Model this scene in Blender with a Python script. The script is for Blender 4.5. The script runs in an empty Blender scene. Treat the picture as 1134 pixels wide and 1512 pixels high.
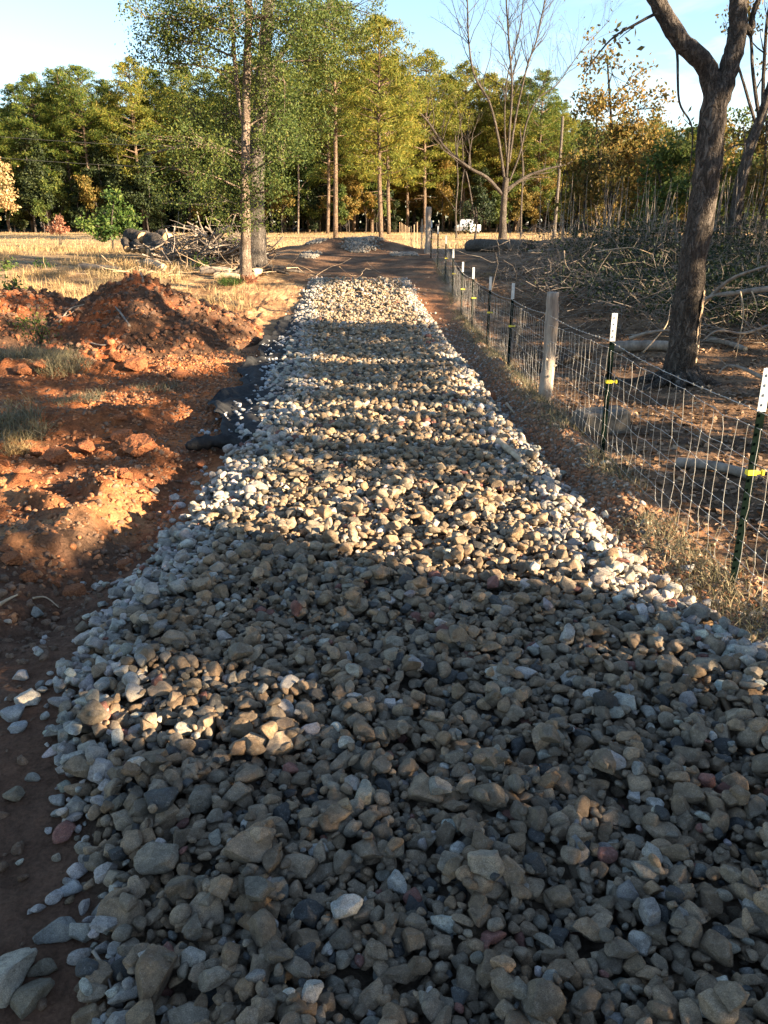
import bpy, math, random
import numpy as np
R = math.radians
rng = np.random.default_rng(11)
random.seed(11)
scene = bpy.context.scene
COL = scene.collection

# ------------------------------------------------------------------ camera
CAMZ = 2.05; PITCH = R(20.1); F = 1164.0
cp, sp = math.cos(PITCH), math.sin(PITCH)
cam = bpy.data.cameras.new('camera'); co = bpy.data.objects.new('camera', cam); COL.objects.link(co)
co.location = (0, 0, CAMZ); co.rotation_euler = (math.pi/2-PITCH, 0, 0)
cam.sensor_fit = 'VERTICAL'; cam.sensor_height = 36; cam.lens = 36*F/1512
cam.clip_start = 0.05; cam.clip_end = 3000
scene.camera = co

def at(px, py, d):
    vx = (px-567)/F; vu = (756-py)/F
    v = (vx, cp+vu*sp, -sp+vu*cp); t = d/v[1]
    return np.array([vx*t, d, CAMZ+v[2]*t])
def proj(P):
    P = np.asarray(P, float)
    y = P[..., 1]; z = P[..., 2]-CAMZ
    dep = y*cp - z*sp; up = y*sp + z*cp
    dep = np.where(dep < 0.05, 0.05, dep)
    return 567+F*P[..., 0]/dep, 756-F*up/dep, dep

# ------------------------------------------------------------------ noise
_T = rng.random((256, 256))
def vnoise(x, y, seed=0):
    x = np.asarray(x, float)+seed*17.31; y = np.asarray(y, float)+seed*7.77
    xi = np.floor(x).astype(int); yi = np.floor(y).astype(int)
    fx = x-xi; fy = y-yi; fx = fx*fx*(3-2*fx); fy = fy*fy*(3-2*fy)
    a = _T[xi & 255, yi & 255]; b = _T[(xi+1) & 255, yi & 255]
    c = _T[xi & 255, (yi+1) & 255]; d = _T[(xi+1) & 255, (yi+1) & 255]
    return (a*(1-fx)+b*fx)*(1-fy)+(c*(1-fx)+d*fx)*fy
def fbm(x, y, o=4, seed=0):
    s = 0; a = .5; f = 1
    for i in range(o):
        s = s+a*(vnoise(np.asarray(x)*f, np.asarray(y)*f, seed+i*3)-.5)*2; a *= .5; f *= 2.03
    return s
def sst(a, b, x):
    t = np.clip((np.asarray(x, float)-a)/(b-a), 0, 1); return t*t*(3-2*t)

# ------------------------------------------------------------------ terrain
YK = [-60, 3, 7, 11, 15, 20, 22, 23, 25, 27.6, 30.7, 36, 45, 60, 100, 130, 200, 900]
ZK = [0.1, 0, -.04, -.16, -.24, -.24, -.12, .05, .40, .62, .84, .98, .72, .5, .85, 1.0, 1.2, 3]
_yy = np.arange(-60, 900, .5); _zz = np.interp(_yy, YK, ZK)
_k = np.hanning(7); _k /= _k.sum(); _zz = np.convolve(np.pad(_zz, 3, mode='edge'), _k, 'valid')
LE = ([-3, 1.5, 2.25, 3.3, 4.2, 5.0, 6.5, 7.9, 10.9, 17, 22.3, 25, 27], [-.62, -.76, -1.1, -1.54, -1.52, -1.45, -1.44, -1.50, -1.62, -2.05, -2.3, -2.2, -2.1])
RE = ([-3, 3.0, 3.5, 3.8, 4.4, 5.0, 6.5, 8.2, 12.2, 16, 20, 25, 27], [2.6, 2.3, 1.97, 1.8, 1.62, 1.54, 1.5, 1.4, 1.4, 1.28, 1.15, .75, .6])
def left_edge(y): return np.interp(y, *LE)
def right_edge(y): return np.interp(y, *RE)
def zbase(x, y):
    x = np.asarray(x, float); y = np.asarray(y, float)
    z = np.interp(y, _yy, _zz)
    z = z+sst(3, 9, x)*np.interp(y, [8, 14, 20, 27, 31, 38, 60, 90], [0, .12, .55, .75, .68, .45, .2, 0])
    z = z+sst(-3, -9, x)*np.interp(y, [8, 16, 24, 34, 60], [0, .15, .12, -.12, 0])
    return z
def zg(x, y):
    x = np.asarray(x, float); y = np.asarray(y, float)
    z = zbase(x, y)
    le = left_edge(y); re = right_edge(y)
    near = 1-sst(20, 30, y)
    # bare clay on the left: rough, with the machine ruts
    L = sst(le+.1, le-.5, x)
    rough = fbm(x*2.1, y*2.1, 4, 5)*.07 + np.abs(fbm(x*6, y*6, 3, 9))*.075
    fz = sst(7.2, 8, y)*(1-sst(20, 21.5, y))*sst(le-.95, le-.6, x)
    u = (x+3.0)*.8+(y-5.5)*.6; v = -(x+3.0)*.6+(y-5.5)*.8; zone = np.exp(-(v/.7)**4)*np.exp(-(u/1.2)**4)
    z = z+L*near*rough*sst(2.5, 4.5, y-x*.25)*(1-.85*fz)*(1-.75*zone)
    z = z+L*(1-sst(2.5, 4.5, y-x*.25))*(fbm(x*4, y*4, 4, 3)*.022+np.abs(fbm(x*11, y*11, 3, 35))*.03)
    z = z+L*near*(np.abs(fbm(x*15, y*15, 2, 19))*.035+np.maximum(fbm(x*4.3, y*4.3, 2, 33)-.12, 0)*.16)*sst(3.6, 4.6, y-x*.2)*(1-.9*fz)*(1-.7*zone)
    tr = np.exp(-((x-(le-.38))/.2)**2)*sst(3.2, 4.2, y)*(1-sst(6.6, 7.6, y))
    z = z-.13*tr
    bm = np.exp(-((x-(le-.85-.1*np.sin(y*3)))/.16)**2)*sst(4.0, 4.5, y)*(1-sst(6.2, 7.2, y))
    z = z+.09*bm*(1+.5*fbm(x*8, y*8, 2, 2))
    z = z+zone*.085*np.clip(np.sin(u*16+1.2*np.sin(v*3)), -.3, 1)*sst(-.6, .0, np.sin(v*7+u))
    # red lumps ridge in front of the heap
    z = z+L*.22*np.exp(-((y-(8.35+.25*np.sin(x*2)))/.42)**2)*sst(-2.2, -2.9, x)*(.65+.7*vnoise(x*2.2, y*2.2, 6))
    z = z+L*.16*np.exp(-((y-12.4)/.5)**2)*sst(-2.4, -3.6, x)*(.4+.9*vnoise(x*2, y*2, 8))
    # road bed
    inn = sst(le-.1, le+.5, x)*sst(re+.1, re-.5, x)*sst(-2, 0, y)*(1-sst(24.5, 25.5, y))
    z = z+.07*inn
    # right hand ditch and berm by the fence
    g = sst(4.2, 7, y)*(1-sst(15, 24, y))
    z = z-g*.07*np.exp(-((x-(re+.10))/.16)**2)
    z = z+g*.15*np.exp(-((x-1.86)/.17)**2)*(.6+.8*vnoise(x*1.5, y*1.5, 12))
    Rr = sst(re, re+.3, x)
    z = z+Rr*near*(fbm(x*2.5, y*2.5, 4, 21)*.035+np.abs(fbm(x*8, y*8, 2, 25))*.02)
    far = sst(22, 28, y)
    z = z+far*fbm(x*.35, y*.35, 4, 31)*.10
    # spoil heap at the end of the stones
    z = z+.45*np.exp(-((y-35.5)/1.5)**2)*np.exp(-((x+1.6)/2.6)**4)*(.6+.8*vnoise(x*1.3, y*1.3, 15))
    z = z-.15*np.exp(-((y-29.3)/2.4)**2)*np.exp(-((x+1.2)/2.4)**4)
    return z
def ghit(px, py, lo=1.0, hi=200.):
    ds = np.geomspace(lo, hi, 900)
    vx = (px-567)/F; vu = (756-py)/F; vy = cp+vu*sp; vz = -sp+vu*cp
    t = ds/vy; X = vx*t; Z = CAMZ+vz*t
    below = Z < zg(X, ds)
    i = int(np.argmax(below)) if below.any() else 899
    return np.array([X[i], ds[i], float(zg(X[i], ds[i]))])

# ------------------------------------------------------------------ mesh builder
class MB:
    def __init__(s): s.v = []; s.q = []; s.t = []; s.n = 0; s.c = []
    def add(s, v, q=None, t=None, c=None):
        v = np.asarray(v, np.float32).reshape(-1, 3)
        if q is not None and len(q): s.q.append(np.asarray(q, np.int64)+s.n)
        if t is not None and len(t): s.t.append(np.asarray(t, np.int64)+s.n)
        s.v.append(v)
        if c is not None: s.c.append(np.broadcast_to(np.asarray(c, np.float32), (len(v), 3)))
        s.n += len(v)
    def tube(s, pts, rad, n=6, cap=True, c=None, jit=0):
        pts = np.asarray(pts, float); m = len(pts)
        rad = np.broadcast_to(np.asarray(rad, float), (m,))
        T = np.gradient(pts, axis=0); T /= np.linalg.norm(T, axis=1, keepdims=True)+1e-9
        a = np.array([0., 0, 1]) if abs(T[0][2]) < .8 else np.array([1., 0, 0])
        U = np.cross(T, a); U /= np.linalg.norm(U, axis=1, keepdims=True)+1e-9
        V = np.cross(T, U)
        an = np.arange(n)*2*math.pi/n
        rr = rad[:, None]*np.ones((m, n))
        if jit: rr = rr*(1+jit*(rng.random((m, n))-.5)*2)
        ring = pts[:, None]+rr[..., None]*(np.cos(an)[None, :, None]*U[:, None]+np.sin(an)[None, :, None]*V[:, None])
        v = ring.reshape(-1, 3)
        i = np.arange(m-1)[:, None]*n; k = np.arange(n)[None]; k2 = (k+1) % n
        q = np.stack([i+k, i+k2, i+n+k2, i+n+k], -1).reshape(-1, 4)
        t = []
        if cap:
            v = np.vstack([v, pts[:1], pts[-1:]])
            b = m*n
            kk = np.arange(n); kn = (kk+1) % n
            t = np.vstack([np.stack([kn, kk, np.full(n, b)], 1), np.stack([(m-1)*n+kk, (m-1)*n+kn, np.full(n, b+1)], 1)])
        s.add(v, q, t, c)
    def box(s, c0, c1, ch=0.0, col=None):
        x0, y0, z0 = c0; x1, y1, z1 = c1
        if ch <= 0:
            v = [(x, y, z) for x in (x0, x1) for y in (y0, y1) for z in (z0, z1)]
            s.add(v, [(0, 1, 3, 2), (4, 6, 7, 5), (0, 4, 5, 1), (2, 3, 7, 6), (0, 2, 6, 4), (1, 5, 7, 3)], c=col); return
        bm = []
        def oct_(z, k): 
            return [(x0+k+ch, y0+k, z), (x1-k-ch, y0+k, z), (x1-k, y0+k+ch, z), (x1-k, y1-k-ch, z), (x1-k-ch, y1-k, z), (x0+k+ch, y1-k, z), (x0+k, y1-k-ch, z), (x0+k, y0+k+ch, z)]
        v = oct_(z0, ch)+oct_(z0+ch, 0)+oct_(z1-ch, 0)+oct_(z1, ch)
        q = []
        for r in range(3):
            for k in range(8): q.append((r*8+k, r*8+(k+1) % 8, r*8+8+(k+1) % 8, r*8+8+k))
        v += [((x0+x1)/2, (y0+y1)/2, z0), ((x0+x1)/2, (y0+y1)/2, z1)]
        t = [((k+1) % 8, k, 32) for k in range(8)]+[(24+k, 24+(k+1) % 8, 33) for k in range(8)]
        s.add(v, q, t, c=col)
    def leaves(s, P, size, asp=.5, flat=0.0, c=None, droop=0):
        P = np.asarray(P, float); n = len(P)
        if n == 0: return
        size = np.broadcast_to(np.asarray(size, float), (n,))
        a = rng.normal(size=(n, 3)); a[:, 2] *= (1-flat)
        if droop: a[:, 2] -= droop
        a /= np.linalg.norm(a, axis=1, keepdims=True)+1e-9
        r = rng.normal(size=(n, 3)); r[:, :2] *= (1-.6*flat)
        b = np.cross(a, r); b /= np.linalg.norm(b, axis=1, keepdims=True)+1e-9
        if flat: 
            h = np.array([0, 0, 1.])+rng.normal(size=(n, 3))*(1-flat)
            b = np.cross(h, a); b /= np.linalg.norm(b, axis=1, keepdims=True)+1e-9
        A = a*size[:, None]*.5; B = b*size[:, None]*.5*asp
        N = np.cross(a, b)*size[:, None]*.07
        v = np.stack([P-A, P+B*1.0-A*.05+N, P+A, P-B-A*.05+N], 1).reshape(-1, 3)
        q = np.arange(4*n).reshape(n, 4)
        cc = None if c is None else np.repeat(np.asarray(c), 4, 0)
        s.add(v, q, None, cc)
    def mesh(s, name, smooth=True):
        me = bpy.data.meshes.new(name)
        v = np.vstack(s.v).astype(np.float32) if s.v else np.zeros((0, 3), np.float32)
        q = np.vstack(s.q) if s.q else np.zeros((0, 4), np.int64)
        t = np.vstack(s.t) if s.t else np.zeros((0, 3), np.int64)
        nl = len(q)*4+len(t)*3
        me.vertices.add(len(v)); me.vertices.foreach_set('co', v.ravel())
        me.loops.add(nl); me.polygons.add(len(q)+len(t))
        me.loops.foreach_set('vertex_index', np.concatenate([q.ravel(), t.ravel()]).astype(np.int32))
        ls = np.concatenate([np.arange(len(q))*4, len(q)*4+np.arange(len(t))*3]).astype(np.int32)
        me.polygons.foreach_set('loop_start', ls)
        me.polygons.foreach_set('use_smooth', np.full(len(ls), smooth))
        if s.c:
            c = np.vstack(s.c); a = me.attributes.new('Col', 'FLOAT_COLOR', 'POINT')
            a.data.foreach_set('color', np.hstack([c, np.ones((len(c), 1))]).astype(np.float32).ravel())
        me.update(calc_edges=True); me.validate()
        return me
    def build(s, name, mat, parent=None, smooth=True, loc=None):
        if loc is not None:
            s.v = [a-np.asarray(loc, np.float32) for a in s.v]
        me = s.mesh(name, smooth); me.materials.append(mat)
        o = bpy.data.objects.new(name, me); COL.objects.link(o)
        if parent is not None: o.parent = parent
        elif loc is not None: o.location = loc
        return o
def tag(o, label=None, cat=None, group=None, kind=None):
    if label: o['label'] = label
    if cat: o['category'] = cat
    if group: o['group'] = group
    if kind: o['kind'] = kind
    return o
def empty(name, loc, label, cat, group=None):
    o = bpy.data.objects.new(name, None); COL.objects.link(o); o.location = [float(a) for a in loc]; o.empty_display_size = .2
    return tag(o, label, cat, group)
def copy_tree(o, parent=None):
    c = o.copy(); COL.objects.link(c); c.parent = parent
    for ch in [k for k in KIDS.get(o.name, [])]: copy_tree(ch, c)
    return c
KIDS = {}
def kid(root, o): KIDS.setdefault(root.name, []).append(o); return o

# ------------------------------------------------------------------ materials
def mat(name, build):
    m = bpy.data.materials.new(name); m.use_nodes = True
    nt = m.node_tree; nt.nodes.clear()
    out = nt.nodes.new('ShaderNodeOutputMaterial')
    build(nt, out); return m
def N(nt, t, **k):
    n = nt.nodes.new(t)
    for a, b in k.items(): setattr(n, a, b)
    return n
def noise(nt, scale, detail=4, rough=.55, vec=None, dist=0):
    n = N(nt, 'ShaderNodeTexNoise'); n.inputs['Scale'].default_value = scale; n.inputs['Detail'].default_value = detail
    n.inputs['Roughness'].default_value = rough; n.inputs['Distortion'].default_value = dist
    if vec is not None: nt.links.new(vec, n.inputs['Vector'])
    return n.outputs['Fac']
def ramp(nt, fac, stops):
    r = N(nt, 'ShaderNodeValToRGB'); nt.links.new(fac, r.inputs[0])
    e = r.color_ramp.elements
    while len(e) < len(stops): e.new(.5)
    for i, (p, c) in enumerate(stops): e[i].position = p; e[i].color = (*c, 1)
    return r.outputs[0]
def mapr(nt, fac, a, b, c, d):
    r = N(nt, 'ShaderNodeMapRange'); nt.links.new(fac, r.inputs[0])
    for i, v in enumerate((a, b, c, d)): r.inputs[i+1].default_value = v
    return r.outputs[0]
def mix(nt, a, b, fac, mode='MIX'):
    m = N(nt, 'ShaderNodeMix', data_type='RGBA', blend_type=mode)
    for s, x in ((0, fac), (6, a), (7, b)):
        if isinstance(x, (int, float)): m.inputs[s].default_value = x
        elif isinstance(x, tuple): m.inputs[s].default_value = (*x, 1)
        else: nt.links.new(x, m.inputs[s])
    return m.outputs[2]
def bump(nt, h, strength, dist, normal=None):
    b = N(nt, 'ShaderNodeBump'); b.inputs['Strength'].default_value = strength; b.inputs['Distance'].default_value = dist
    nt.links.new(h, b.inputs['Height'])
    if normal is not None: nt.links.new(normal, b.inputs['Normal'])
    return b.outputs[0]
def princ(nt, out, col, rough=.9, nrm=None, spec=.2, metal=0):
    p = N(nt, 'ShaderNodeBsdfPrincipled'); p.inputs['Roughness'].default_value = rough
    p.inputs['Specular IOR Level'].default_value = spec; p.inputs['Metallic'].default_value = metal
    if isinstance(col, tuple): p.inputs['Base Color'].default_value = (*col, 1)
    else: nt.links.new(col, p.inputs['Base Color'])
    if nrm is not None: nt.links.new(nrm, p.inputs['Normal'])
    nt.links.new(p.outputs[0], out.inputs[0]); return p
def coords(nt, kind='Object'):
    return N(nt, 'ShaderNodeTexCoord').outputs[kind]
def geopos(nt): return N(nt, 'ShaderNodeNewGeometry').outputs['Position']

def m_ground(nt, out):
    g = geopos(nt); a = N(nt, 'ShaderNodeAttribute', attribute_name='Col').outputs['Color']
    n1 = noise(nt, 1.7, 8, .65, g); n2 = noise(nt, 14, 8, .7, g); n3 = noise(nt, 70, 5, .7, g)
    c = mix(nt, a, ramp(nt, n1, [(.3, (.62, .58, .55)), (.7, (1.3, 1.25, 1.2))]), 1, 'MULTIPLY')
    c = mix(nt, c, ramp(nt, n2, [(.32, (.5, .48, .45)), (.5, (1, 1, 1)), (.72, (1.35, 1.3, 1.25))]), .85, 'MULTIPLY')
    c = mix(nt, c, ramp(nt, n3, [(.35, (.6, .6, .6)), (.65, (1.3, 1.3, 1.3))]), .6, 'MULTIPLY')
    v = N(nt, 'ShaderNodeTexVoronoi'); v.inputs['Scale'].default_value = 22; nt.links.new(g, v.inputs['Vector'])
    b = bump(nt, n2, .9, .05); b = bump(nt, n3, .8, .012, b); b = bump(nt, v.outputs['Distance'], .5, .02, b)
    princ(nt, out, c, .95, b, .1)
def stone_shader(src):
    def f(nt, out):
        if src == 'obj':
            oi = N(nt, 'ShaderNodeObjectInfo'); col = oi.outputs['Color']
        else: col = N(nt, 'ShaderNodeAttribute', attribute_name='Col').outputs['Color']
        g = geopos(nt)
        n1 = noise(nt, 18, 6, .65, g); n2 = noise(nt, 75, 8, .75, g); n3 = noise(nt, 320, 4, .75, g)
        c = mix(nt, col, ramp(nt, n1, [(.3, (.55, .53, .50)), (.5, (1, 1, 1)), (.68, (1.5, 1.42, 1.3))]), .9, 'MULTIPLY')
        c = mix(nt, c, (.10, .075, .052), mapr(nt, n2, .50, .68, 0, .6))
        c = mix(nt, c, (.36, .31, .25), mapr(nt, n2, .46, .30, 0, .45))
        c = mix(nt, c, ramp(nt, n3, [(.36, (.55, .55, .55)), (.52, (1, 1, 1)), (.66, (1.6, 1.58, 1.55))]), .75, 'MULTIPLY')
        b = bump(nt, n1, .5, .02); b = bump(nt, n2, .75, .009, b); b = bump(nt, n3, .5, .003, b)
        princ(nt, out, c, .88, b, .22)
    return f
def simple(c1, c2, scale, rough=.85, bs=.5, bd=.01, spec=.2, stretch=None, detail=6, metal=0):
    def f(nt, out):
        g = coords(nt)
        if stretch:
            mp = N(nt, 'ShaderNodeMapping'); mp.inputs['Scale'].default_value = stretch; nt.links.new(g, mp.inputs[0]); g = mp.outputs[0]
        n = noise(nt, scale, detail, .65, g)
        c = ramp(nt, n, [(.32, c1), (.68, c2)])
        princ(nt, out, c, rough, bump(nt, n, bs, bd), spec, metal)
    return f
def bark(c1, c2, c3, sc=9):
    def f(nt, out):
        g = coords(nt)
        mp = N(nt, 'ShaderNodeMapping'); mp.inputs['Scale'].default_value = (1, 1, .36); nt.links.new(g, mp.inputs[0])
        n = noise(nt, sc*2.0, 8, .7, mp.outputs[0], .8); n2 = noise(nt, 1.3, 4, .6, g); n3 = noise(nt, sc*7, 5, .7, g)
        ab = N(nt, 'ShaderNodeMath', operation='ABSOLUTE'); sb = N(nt, 'ShaderNodeMath', operation='SUBTRACT'); sb.inputs[1].default_value = .5
        nt.links.new(noise(nt, sc*1.6, 4, .6, mp.outputs[0], 1.2), sb.inputs[0]); nt.links.new(sb.outputs[0], ab.inputs[0])
        c = ramp(nt, n, [(.32, c1), (.52, c2), (.72, c3)])
        c = mix(nt, c, ramp(nt, n2, [(.35, (.7, .72, .7)), (.65, (1.25, 1.2, 1.15))]), .8, 'MULTIPLY')
        c = mix(nt, c, ramp(nt, n3, [(.35, (.65, .65, .65)), (.65, (1.3, 1.3, 1.3))]), .7, 'MULTIPLY')
        c = mix(nt, (c1[0]*.6, c1[1]*.6, c1[2]*.6), c, mapr(nt, ab.outputs[0], 0, .05, .25, 1))
        b = bump(nt, n, .9, .03); b = bump(nt, mapr(nt, ab.outputs[0], 0, .12, 0, 1), 1, .05, b); b = bump(nt, n3, .6, .01, b)
        princ(nt, out, c, .95, b, .1)
    return f
def leafm(stops, trans=.35, obj=.35):
    def f(nt, out):
        gi = N(nt, 'ShaderNodeNewGeometry'); oi = N(nt, 'ShaderNodeObjectInfo')
        c = ramp(nt, gi.outputs['Random Per Island'], stops)
        c = mix(nt, c, ramp(nt, oi.outputs['Random'], [(0, (.75, .85, .8)), (.5, (1, 1, 1)), (1, (1.35, 1.12, .9))]), obj, 'MULTIPLY')
        n = noise(nt, .55, 3, .5, gi.outputs['Position'])
        c = mix(nt, c, ramp(nt, n, [(.35, (.7, .8, .8)), (.65, (1.3, 1.15, 1.0))]), .6, 'MULTIPLY')
        d = N(nt, 'ShaderNodeBsdfPrincipled'); d.inputs['Roughness'].default_value = .6; d.inputs['Specular IOR Level'].default_value = .25
        t = N(nt, 'ShaderNodeBsdfTranslucent'); m = N(nt, 'ShaderNodeMixShader'); m.inputs[0].default_value = trans
        nt.links.new(c, d.inputs['Base Color']); nt.links.new(c, t.inputs[0])
        nt.links.new(d.outputs[0], m.inputs[1]); nt.links.new(t.outputs[0], m.inputs[2]); nt.links.new(m.outputs[0], out.inputs[0])
    return f
M = {}
M['ground'] = mat('ground', m_ground)
M['stone'] = mat('stone', stone_shader('obj'))
M['gravel'] = mat('gravel', stone_shader('attr'))
M['clay'] = mat('clay', simple((.17, .06, .028), (.40, .155, .065), 7, .95, .8, .03))
M['bark_pine'] = mat('bark_pine', bark((.10, .07, .05), (.22, .155, .11), (.33, .25, .19), 4))
M['bark_light'] = mat('bark_light', bark((.17, .12, .09), (.33, .25, .19), (.45, .36, .29), 7))
M['bark_dark'] = mat('bark_dark', bark((.06, .05, .042), (.135, .112, .095), (.22, .19, .165), 7))
M['bark_grey'] = mat('bark_grey', bark((.11, .09, .075), (.2, .17, .145), (.32, .28, .25), 8))
M['deadwood'] = mat('deadwood', simple((.12, .09, .07), (.34, .28, .22), 9, .9, .6, .01, stretch=(1, 1, .4)))
M['palewood'] = mat('palewood', simple((.30, .2, .12), (.62, .46, .3), 8, .85, .6, .01, stretch=(1, 1, .2)))
M['cutwood'] = mat('cutwood', simple((.42, .22, .10), (.68, .43, .22), 6, .85, .4, .01))
M['postwood'] = mat('postwood', simple((.16, .125, .10), (.46, .37, .29), 14, .9, .9, .02, stretch=(1, 1, .12)))
M['needles'] = mat('needles', leafm([(0, (.03, .06, .014)), (.4, (.085, .13, .022)), (.75, (.16, .19, .03)), (1, (.25, .22, .045))], .42))
M['needles_gold'] = mat('needles_gold', leafm([(0, (.07, .10, .018)), (.45, (.18, .20, .03)), (.8, (.27, .25, .045)), (1, (.34, .26, .06))], .45))
M['leaf_green'] = mat('leaf_green', leafm([(0, (.042, .072, .02)), (.5, (.085, .118, .027)), (.9, (.135, .16, .035)), (1, (.19, .18, .045))], .42))
M['leaf_fresh'] = mat('leaf_fresh', leafm([(0, (.03, .07, .015)), (.6, (.075, .13, .025)), (1, (.15, .19, .05))], .4))
M['leaf_gold'] = mat('leaf_gold', leafm([(0, (.08, .075, .02)), (.5, (.17, .135, .03)), (1, (.3, .19, .06))], .4))
M['leaf_rust'] = mat('leaf_rust', leafm([(0, (.08, .085, .022)), (.4, (.17, .13, .035)), (.75, (.26, .16, .05)), (1, (.32, .22, .06))], .42))
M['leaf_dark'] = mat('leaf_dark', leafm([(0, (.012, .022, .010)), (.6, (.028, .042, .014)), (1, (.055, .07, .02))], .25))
M['litter'] = mat('litter', leafm([(0, (.07, .04, .022)), (.4, (.15, .09, .05)), (.75, (.28, .17, .10)), (1, (.45, .30, .18))], .1, 0))
M['straw'] = mat('straw', leafm([(0, (.17, .11, .05)), (.5, (.34, .23, .11)), (1, (.55, .40, .20))], .2, 0))
M['greygrass'] = mat('greygrass', leafm([(0, (.06, .06, .03)), (.5, (.14, .125, .075)), (1, (.28, .24, .15))], .2, 0))
M['rust'] = mat('rust', leafm([(0, (.2, .07, .04)), (1, (.42, .2, .12))], .2, 0))
M['fabric'] = mat('fabric', simple((.016, .016, .017), (.042, .041, .040), 7, .8, .9, .03, .12))
M['tpost'] = mat('tpost', simple((.002, .006, .0045), (.005, .011, .008), 40, .9, .2, .002, .03))
M['white'] = mat('white_paint', simple((.45, .45, .42), (.66, .66, .63), 20, .5, .1, .002, .4))
M['yellow'] = mat('yellow_plastic', simple((.75, .6, .03), (.85, .70, .06), 20, .4, .1, .002, .4))
M['wire'] = mat('galvanised_wire', simple((.30, .28, .25), (.50, .47, .42), 30, .45, .1, .001, .5, metal=.5))
M['cable'] = mat('cable', simple((.02, .02, .02), (.05, .05, .05), 5, .6, .1, .001))
M['concrete'] = mat('concrete', simple((.07, .06, .05), (.17, .15, .125), 9, .95, .8, .02))
M['brick'] = mat('brick', simple((.2, .06, .04), (.36, .12, .07), 30, .9, .6, .003))
M['tyre'] = mat('tyre', simple((.015, .015, .015), (.03, .03, .03), 20, .8, .2, .002))
M['glass'] = mat('dark_glass', simple((.02, .025, .03), (.03, .035, .04), 3, .08, 0, .001, .6))
M['carpaint'] = mat('white_car_paint', simple((.5, .51, .52), (.56, .56, .56), 1, .25, 0, .001, .6))
M['chrome'] = mat('grey_metal', simple((.3, .3, .3), (.45, .45, .45), 5, .3, .1, .001, .5, metal=.8))
M['redlens'] = mat('red_lens', simple((.35, .02, .02), (.45, .03, .03), 5, .3, 0, .001, .5))

# ------------------------------------------------------------------ light
EL, AZ = R(16), R(26)          # sun low on the right, slightly behind the camera
S = np.array([math.cos(EL)*math.cos(AZ), -math.cos(EL)*math.sin(AZ), math.sin(EL)])
w = bpy.data.worlds.new('World'); scene.world = w; w.use_nodes = True
nt = w.node_tree; nt.nodes.clear()
sky = N(nt, 'ShaderNodeTexSky', sky_type='NISHITA', sun_disc=False, sun_elevation=EL, sun_rotation=R(116), air_density=1.0, dust_density=.35, ozone_density=1.9)
bg = N(nt, 'ShaderNodeBackground'); bg.inputs[1].default_value = .060
wo = N(nt, 'ShaderNodeOutputWorld')
tc = N(nt, 'ShaderNodeTexCoord').outputs['Generated']
mp = N(nt, 'ShaderNodeMapping'); mp.inputs['Scale'].default_value = (1.6, 1.6, 5.5); mp.inputs['Location'].default_value = (.35, .1, .25); nt.links.new(tc, mp.inputs[0])
cn = noise(nt, 2.3, 7, .6, mp.outputs[0], .3)
sx = N(nt, 'ShaderNodeSeparateXYZ'); nt.links.new(tc, sx.inputs[0])
side = mapr(nt, sx.outputs[0], .05, .45, 0, 1); low = mapr(nt, sx.outputs[2], .32, .10, 0, 1)
mm = N(nt, 'ShaderNodeMath', operation='MULTIPLY'); nt.links.new(side, mm.inputs[0]); nt.links.new(low, mm.inputs[1])
m2 = N(nt, 'ShaderNodeMath', operation='MULTIPLY'); nt.links.new(mm.outputs[0], m2.inputs[0]); nt.links.new(mapr(nt, cn, .42, .62, 0, .8), m2.inputs[1])
skc = mix(nt, sky.outputs[0], (6.8, 6.6, 6.5), m2.outputs[0])
nt.links.new(skc, bg.inputs[0]); nt.links.new(bg.outputs[0], wo.inputs[0])
sl = bpy.data.lights.new('sun', 'SUN'); sl.energy = 5.0; sl.angle = R(.5); sl.color = (1, .80, .55)
so = bpy.data.objects.new('sun', sl); COL.objects.link(so); so.location = (20, -8, 10)
so.rotation_euler = (math.pi/2-EL, 0, math.pi/2-AZ)
from mathutils import Vector
so.rotation_euler = Vector([float(a) for a in S]).to_track_quat('Z', 'Y').to_euler()
scene.view_settings.view_transform = 'Standard'; scene.view_settings.look = 'None'
scene.view_settings.exposure = 2.55; scene.view_settings.gamma = 1
try:
    scene.cycles.max_bounces = 5; scene.cycles.diffuse_bounces = 3; scene.cycles.transmission_bounces = 3
    scene.cycles.use_denoising = True
except Exception: pass

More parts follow.
